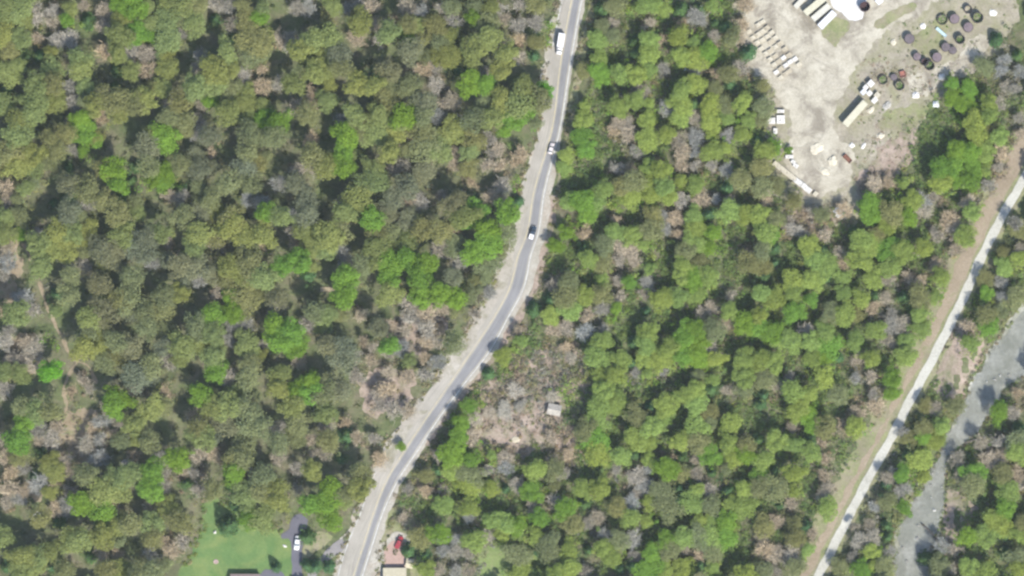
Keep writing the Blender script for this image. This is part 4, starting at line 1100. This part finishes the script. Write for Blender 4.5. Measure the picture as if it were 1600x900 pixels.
# round dark tanks
def ring(bm, r0, r1, z0, z1, seg=28, wob=0, ph=0):
    P = [(r1, z0), (r1, z1), (r0, z1), (r0, z0)]; rings = []
    for q, z in P:
        rings.append([bm.verts.new(((q + wob * math.sin(3*a + ph)) * math.cos(a), (q + wob * math.sin(2*a + ph)) * math.sin(a), z)) for a in (2 * math.pi * k / seg for k in range(seg))])
    for i in range(4):
        a, b = rings[i], rings[(i + 1) % 4]
        for k in range(seg): bm.faces.new((a[k], a[(k+1) % seg], b[(k+1) % seg], b[k]))
def tank(px, py, rpx, hh, fill, label, wallmat='dark_steel', level=.35):
    x, y = loc(px, py); R = rpx * S * 1.14; hh *= 1.25
    t = thing('round_tank', label, 'tank', x, y, random.Random(int(px)).uniform(0, 6)); t.location.z += .05
    bm = bmesh.new(); ring(bm, R - .12, R, 0, hh, wob=.03, ph=px); bmesh.ops.recalc_face_normals(bm, faces=bm.faces)
    bm_obj('wall', bm, M[wallmat], t)
    bm = bmesh.new(); ring(bm, R - .16, R + .07, hh - .06, hh + .05, wob=.03, ph=px); bmesh.ops.recalc_face_normals(bm, faces=bm.faces)
    bm_obj('rim', bm, M[wallmat], t)
    if fill == 'lid' or fill == 'pink':
        bm = bmesh.new(); n = 24
        c = bm.verts.new((0, 0, hh + .16)); rg = [bm.verts.new((R * .95 * math.cos(2*math.pi*k/n), R * .95 * math.sin(2*math.pi*k/n), hh + .055)) for k in range(n)]
        for k in range(n): bm.faces.new((c, rg[k], rg[(k+1) % n]))
        l_ = bm_obj('lid', bm, M['grey_lid' if fill == 'lid' else 'pink_lid'], t)
        bm = bmesh.new(); tube(bm, [(R*.3, 0, hh + .05), (R*.3, 0, hh + .32)], [.22, .22], 10); bm_obj('hatch', bm, M['grey_lid'], l_)
    else:
        r = np.random.default_rng(int(px * 7)); n = 90
        a_ = r.uniform(0, 6.28, n); q = np.sqrt(r.random(n)) * (R - .2)
        P = np.stack([q * np.cos(a_), q * np.sin(a_), hh * level + r.uniform(0, .35, n)], 1)
        v, f = leaf_quads(P, np.array([0, 0, 1.]) + r.normal(size=(n, 3)) * .4, .22, r)
        bm = bmesh.new(); k_ = 20; rg = [bm.verts.new(((R - .13) * math.cos(2*math.pi*k/k_), (R - .13) * math.sin(2*math.pi*k/k_), hh * level)) for k in range(k_)]; bm.faces.new(rg)
        bm_obj('soil_fill', bm, M['lot'] if fill != 'dark' else M['maroon'], t)
        if fill == 'weeds': mesh_obj('weeds', fast_mesh('weeds', v, f), M['weeds'], t)
for px, py, r_, hh, fl, lab in ((1490.5, 30, 6.6, 1.7, 'pink', 'dark round tank with pinkish grey lid next to the weed-filled ring'), (1512, 43, 6.6, 1.6, 'pink', 'dark round tank with pinkish grey lid beside the bare gravel spur'),
                            (1420, 61, 6.8, 1.6, 'lid', 'dark round tank with grey lid standing apart beside the haul road'), (1432, 89, 5.2, 1.5, 'pink', 'small round tank with pale pink lid at the lower end of the group'),
                            (1477, 74, 6.0, 1.4, 'lid', 'grey-lidded round tank just below the pale blue trough'), (1488, 79, 5.2, 1.3, 'lid', 'small grey-lidded round tank touching a larger one'),
                            (1463, 90, 6.4, 1.7, 'pink', 'pink-lidded round tank beside the open dark ring'), (1527, 28, 7.2, 1.7, 'weeds', 'large open dark ring filled with green weeds by the lot edge'),
                            (1499.5, 62, 6.2, 1.7, 'weeds', 'open dark ring with bright weeds below the lidded tanks'), (1472, 31, 7.0, .9, 'weeds', 'low ring overflowing with green weeds above the pale blue trough'),
                            (1452, 103, 6.2, 1.7, 'weeds', 'open dark ring with weeds at the lowest point of the group'), (1512, 15, 5.4, 1.3, 'soil', 'small open dark ring with bare soil inside at the top of the group'),
                            (1444, 97, 5.0, 1.6, 'dark', 'empty dark ring wedged between two lower tanks'), (1379, 125, 6.2, .8, 'weeds', 'low weedy ring near the tight group of block stacks'),
                            (1405, 134, 6.4, 1.2, 'weeds', 'weed-grown dark ring beside the red bin'), (1396, 121, 4.6, 1.0, 'lid', 'small grey-lidded tank above the weed-grown ring')):
    tank(px, py, r_, hh, fl, lab)
tank(1350.5, 11, 6.8, 2.0, 'dark', 'maroon-black open tank standing on the white gravel pad', 'maroon', .3)

# bins, trough, white crate
def open_bin(px, py, L, w, hh, rot, mat, label, name, cat):
    x, y = loc(px, py); t = thing(name, label, cat, x, y, rot); t.location.z += .08
    for s in (-1, 1):
        bm = bmesh.new(); box(bm, -L/2, L/2, s*w/2 - .05, s*w/2 + .05, .05, hh); bm_obj('side_wall', bm, mat, t)
        bm = bmesh.new(); box(bm, s*(L/2 - .05) - .05, s*(L/2 - .05) + .05, -w/2 + .052, w/2 - .052, .05, hh - .05); bm_obj('end_wall', bm, mat, t)
    bm = bmesh.new(); box(bm, -L/2 + .11, L/2 - .11, -w/2 + .053, w/2 - .053, .06, hh * .45); bm_obj('contents', bm, mat, t)
    for s in (-1, 1): bx_obj('skid', mat, t, (-L/2, L/2, s*w*.3 - .06, s*w*.3 + .06, -.05, .048))
open_bin(1324, 248, 3.4, 1.4, 1.1, ang(1317, 241, 1331, 255), M['rust'], 'rusty brown open scrap bin in the lower yard', 'scrap_bin', 'bin')
open_bin(1410, 116, 2.0, 2.0, 1.1, .2, M['red_rust'], 'faded red open bin above the weed-grown ring', 'scrap_bin', 'bin')
open_bin(1470.5, 50.5, 4.6, .9, .7, ang(1463, 44, 1478, 57), M['blue_pipe'], 'pale blue trough lying among the round tanks', 'feed_trough', 'trough')
x, y = loc(1373, 2); t = thing('white_crate', 'white crate at the top of the yard beside the haul road', 'crate', x, y, .7)
bx_obj('body', M['car_white'], t, (-1.1, 1.1, -1.0, 1.0, .22, 1.8), .05); bx_obj('lid', M['white_metal'], t, (-1.16, 1.16, -1.06, 1.06, 1.8, 1.9), .02)
for s in (-1, 1): bx_obj('skid', M['pallet'], t, (-1.1, 1.1, s*.7 - .1, s*.7 + .1, .05, .22))

# lumber stack in the western wood: separate planks
x, y = loc(512, 452); t = thing('lumber_stack', 'pale stack of long planks lying in the woods west of the road', 'lumber', x, y, .02)
bm = bmesh.new(); box(bm, -2.5, 2.5, -.10, .10, 0, .07); me = None
for c in range(3):
    for k in range(7):
        if me is None: o = bm_obj('plank', bm, M['wood'], t); me = o.data
        else: o = put(bpy.data.objects.new('plank', me), t)
        o.location = (rng.uniform(-.12, .12), (k - 3) * .235, .16 + c * .085); o.rotation_euler = (0, 0, rng.uniform(-.006, .006))
for s in (-1.6, 0, 1.6): bx_obj('bearer', M['pallet'], t, (s - .06, s + .06, -.85, .85, -.05, .155))

# fire ring of pinkish stones on the lawn
x, y = loc(337.5, 877.5); t = thing('fire_ring', 'ring of pinkish stones on the mown lawn', 'fire ring', x, y)
bm = bmesh.new(); bmesh.ops.create_icosphere(bm, subdivisions=2, radius=.24)
for v in bm.verts: v.co *= 1 + .12 * math.sin(7 * v.co.x + 3 * v.co.y * 5)
me = None
for k in range(11):
    a = 2 * math.pi * k / 11
    if me is None: o = bm_obj('stone', bm, plain('pink_stone', (.33, .25, .22), .9), t, True); me = o.data
    else: o = put(bpy.data.objects.new('stone', me), t)
    o.location = (.72 * math.cos(a), .62 * math.sin(a), .16); o.rotation_euler = (a, a * 2, a * 3)
bm = bmesh.new(); bmesh.ops.create_circle(bm, cap_ends=True, segments=16, radius=.6); o = bm_obj('ash', bm, plain('ash', (.26, .20, .19), .95), t); o.location.z = .1

# houses
def gable(px, py, L, w, eave, ridge, rot, roofmat, label, name, cat, door=True):
    x, y = loc(px, py); t = thing(name, label, cat, x, y, rot)
    h = w / 2; bm = bmesh.new(); box(bm, -L/2 + .3, L/2 - .3, -h + .3, h - .3, -.2, eave)
    a = [bm.verts.new(p) for p in ((-L/2 + .3, -h + .3, eave), (-L/2 + .3, h - .3, eave), (-L/2 + .3, 0, ridge - .1))]; bm.faces.new(a)
    a = [bm.verts.new(p) for p in ((L/2 - .3, -h + .3, eave), (L/2 - .3, 0, ridge - .1), (L/2 - .3, h - .3, eave))]; bm.faces.new(a)
    bm_obj('wall', bm, M['wall'], t)
    rf = None
    for s in (-1, 1):
        bm = bmesh.new(); n = max(3, int(h / .45))      # courses lapped one over the next
        for k in range(n):
            t0, t1 = k / n, (k + 1) / n + .02
            y0, y1 = s * h * (1 - t0), s * h * (1 - t1); z0, z1 = eave - .1 + (ridge - eave + .1) * t0, eave - .1 + (ridge - eave + .1) * t1
            q = [bm.verts.new(p) for p in ((-L/2, y0, z0 + .05), (L/2, y0, z0 + .05), (L/2, y1, z1), (-L/2, y1, z1))]
            q2 = [bm.verts.new((v.co.x, v.co.y, v.co.z - .06)) for v in q]
            bm.faces.new(q if s < 0 else q[::-1]); bm.faces.new(q2[::-1] if s < 0 else q2)
            for i in range(4): bm.faces.new((q[i], q2[i], q2[(i+1) % 4], q[(i+1) % 4]))
        bmesh.ops.recalc_face_normals(bm, faces=bm.faces)
        rf = bm_obj('roof', bm, roofmat, t)
    bx_obj('ridge_cap', roofmat, rf, (-L/2, L/2, -.12, .12, ridge - .02, ridge + .07))
    d = bx_obj('door', M['pallet'], t, (-.5, .5, -h + .24, -h + .297, 0, min(2.0, eave - .1)))
    bx_obj('handle', M['rim'], d, (.32, .40, -h + .20, -h + .24, .95, 1.02))
    for wx in (-L*.3, L*.3):
        if L > 6: f_ = bx_obj('window', M['wall'], t, (wx - .6, wx + .6, -h + .25, -h + .297, .9, 2.0)); bx_obj('pane', M['glass'], f_, (wx - .5, wx + .5, -h + .235, -h + .25, 1.0, 1.9))
    return t
gable(384, 917, 10.5, 9.5, 2.7, 4.6, 0, M['roof_brown'], 'brown-roofed house on the lawn cut off by the frame', 'house', 'house')
gable(617, 904, 8.2, 7.8, 2.2, 3.0, 0, M['roof_cream'], 'cream-roofed garage below the pink pad cut off by the frame', 'garage', 'garage')
gable(866, 640, 4.8, 3.9, 2.0, 2.9, math.radians(-12), M['roof_pale'], 'small pale-roofed shed in the brown soil clearing', 'shed', 'shed')
gable(640, 880, 2.6, 3.4, 1.6, 2.1, math.radians(-10), M['roof_cream'], 'tiny cream-roofed shed beside the cream garage', 'shed', 'shed')

# fallen logs
def log(px0, py0, px1, py1, r_, label, mat='bark_pale'):
    xa, ya = loc(px0, py0); xb, yb = loc(px1, py1)
    x, y = (xa + xb) / 2, (ya + yb) / 2; L = math.hypot(xb - xa, yb - ya)
    t = thing('fallen_log', label, 'log', x, y, math.atan2(yb - ya, xb - xa)); t.location.z += r_
    bm = bmesh.new(); tube(bm, [(-L/2, 0, .05), (-L/5, .15, .05), (L/5, -.1, .08), (L/2, .1, .2)], [r_, r_*.85, r_*.65, r_*.3], 9); bm_obj('trunk', bm, M[mat], t, True)
    for k in range(4):
        q = -L*.1 + k*L*.15; bm = bmesh.new(); s = 1 if k % 2 else -1
        tube(bm, [(q, 0, .08), (q + .5, s*.7, .3), (q + 1.2, s*1.4, .4)], [r_*.35, r_*.22, .03], 5); bm_obj('branch', bm, M[mat], t, True)
log(976, 800, 1003, 778, .28, 'pale fallen log in the woods south of the soil clearing')
log(1440, 818, 1490, 868, .34, 'grey fallen trunk lying into the creek from its east bank', 'bark')
log(1508, 692, 1560, 678, .30, 'grey fallen trunk across the creek shallows', 'bark')
log(905, 570, 936, 582, .2, 'grey fallen log at the edge of the soil clearing')
log(262, 30, 285, 12, .24, 'pale fallen log in the woods west of the road')

# ------------------------------------------------------------------ thin spring haze between aircraft and ground
bm = bmesh.new(); box(bm, -3300, 3300, -3300, 3300, -6, CAM_H + 25)
hz = bpy.data.materials.new('haze'); hz.use_nodes = True; hn = hz.node_tree; hn.nodes.clear()
ho = hn.nodes.new('ShaderNodeOutputMaterial'); hv = hn.nodes.new('ShaderNodeVolumePrincipled')
hv.inputs['Color'].default_value = (.86, .92, 1, 1); hv.inputs['Density'].default_value = 2.6e-5; hv.inputs['Anisotropy'].default_value = .2
hn.links.new(hv.outputs[0], ho.inputs['Volume'])
o = bm_obj('haze', bm, hz); o['kind'] = 'stuff'; o['label'] = 'thin pale haze lying over the woods and yard'; o['category'] = 'haze'
sc.cycles.volume_bounces = 1
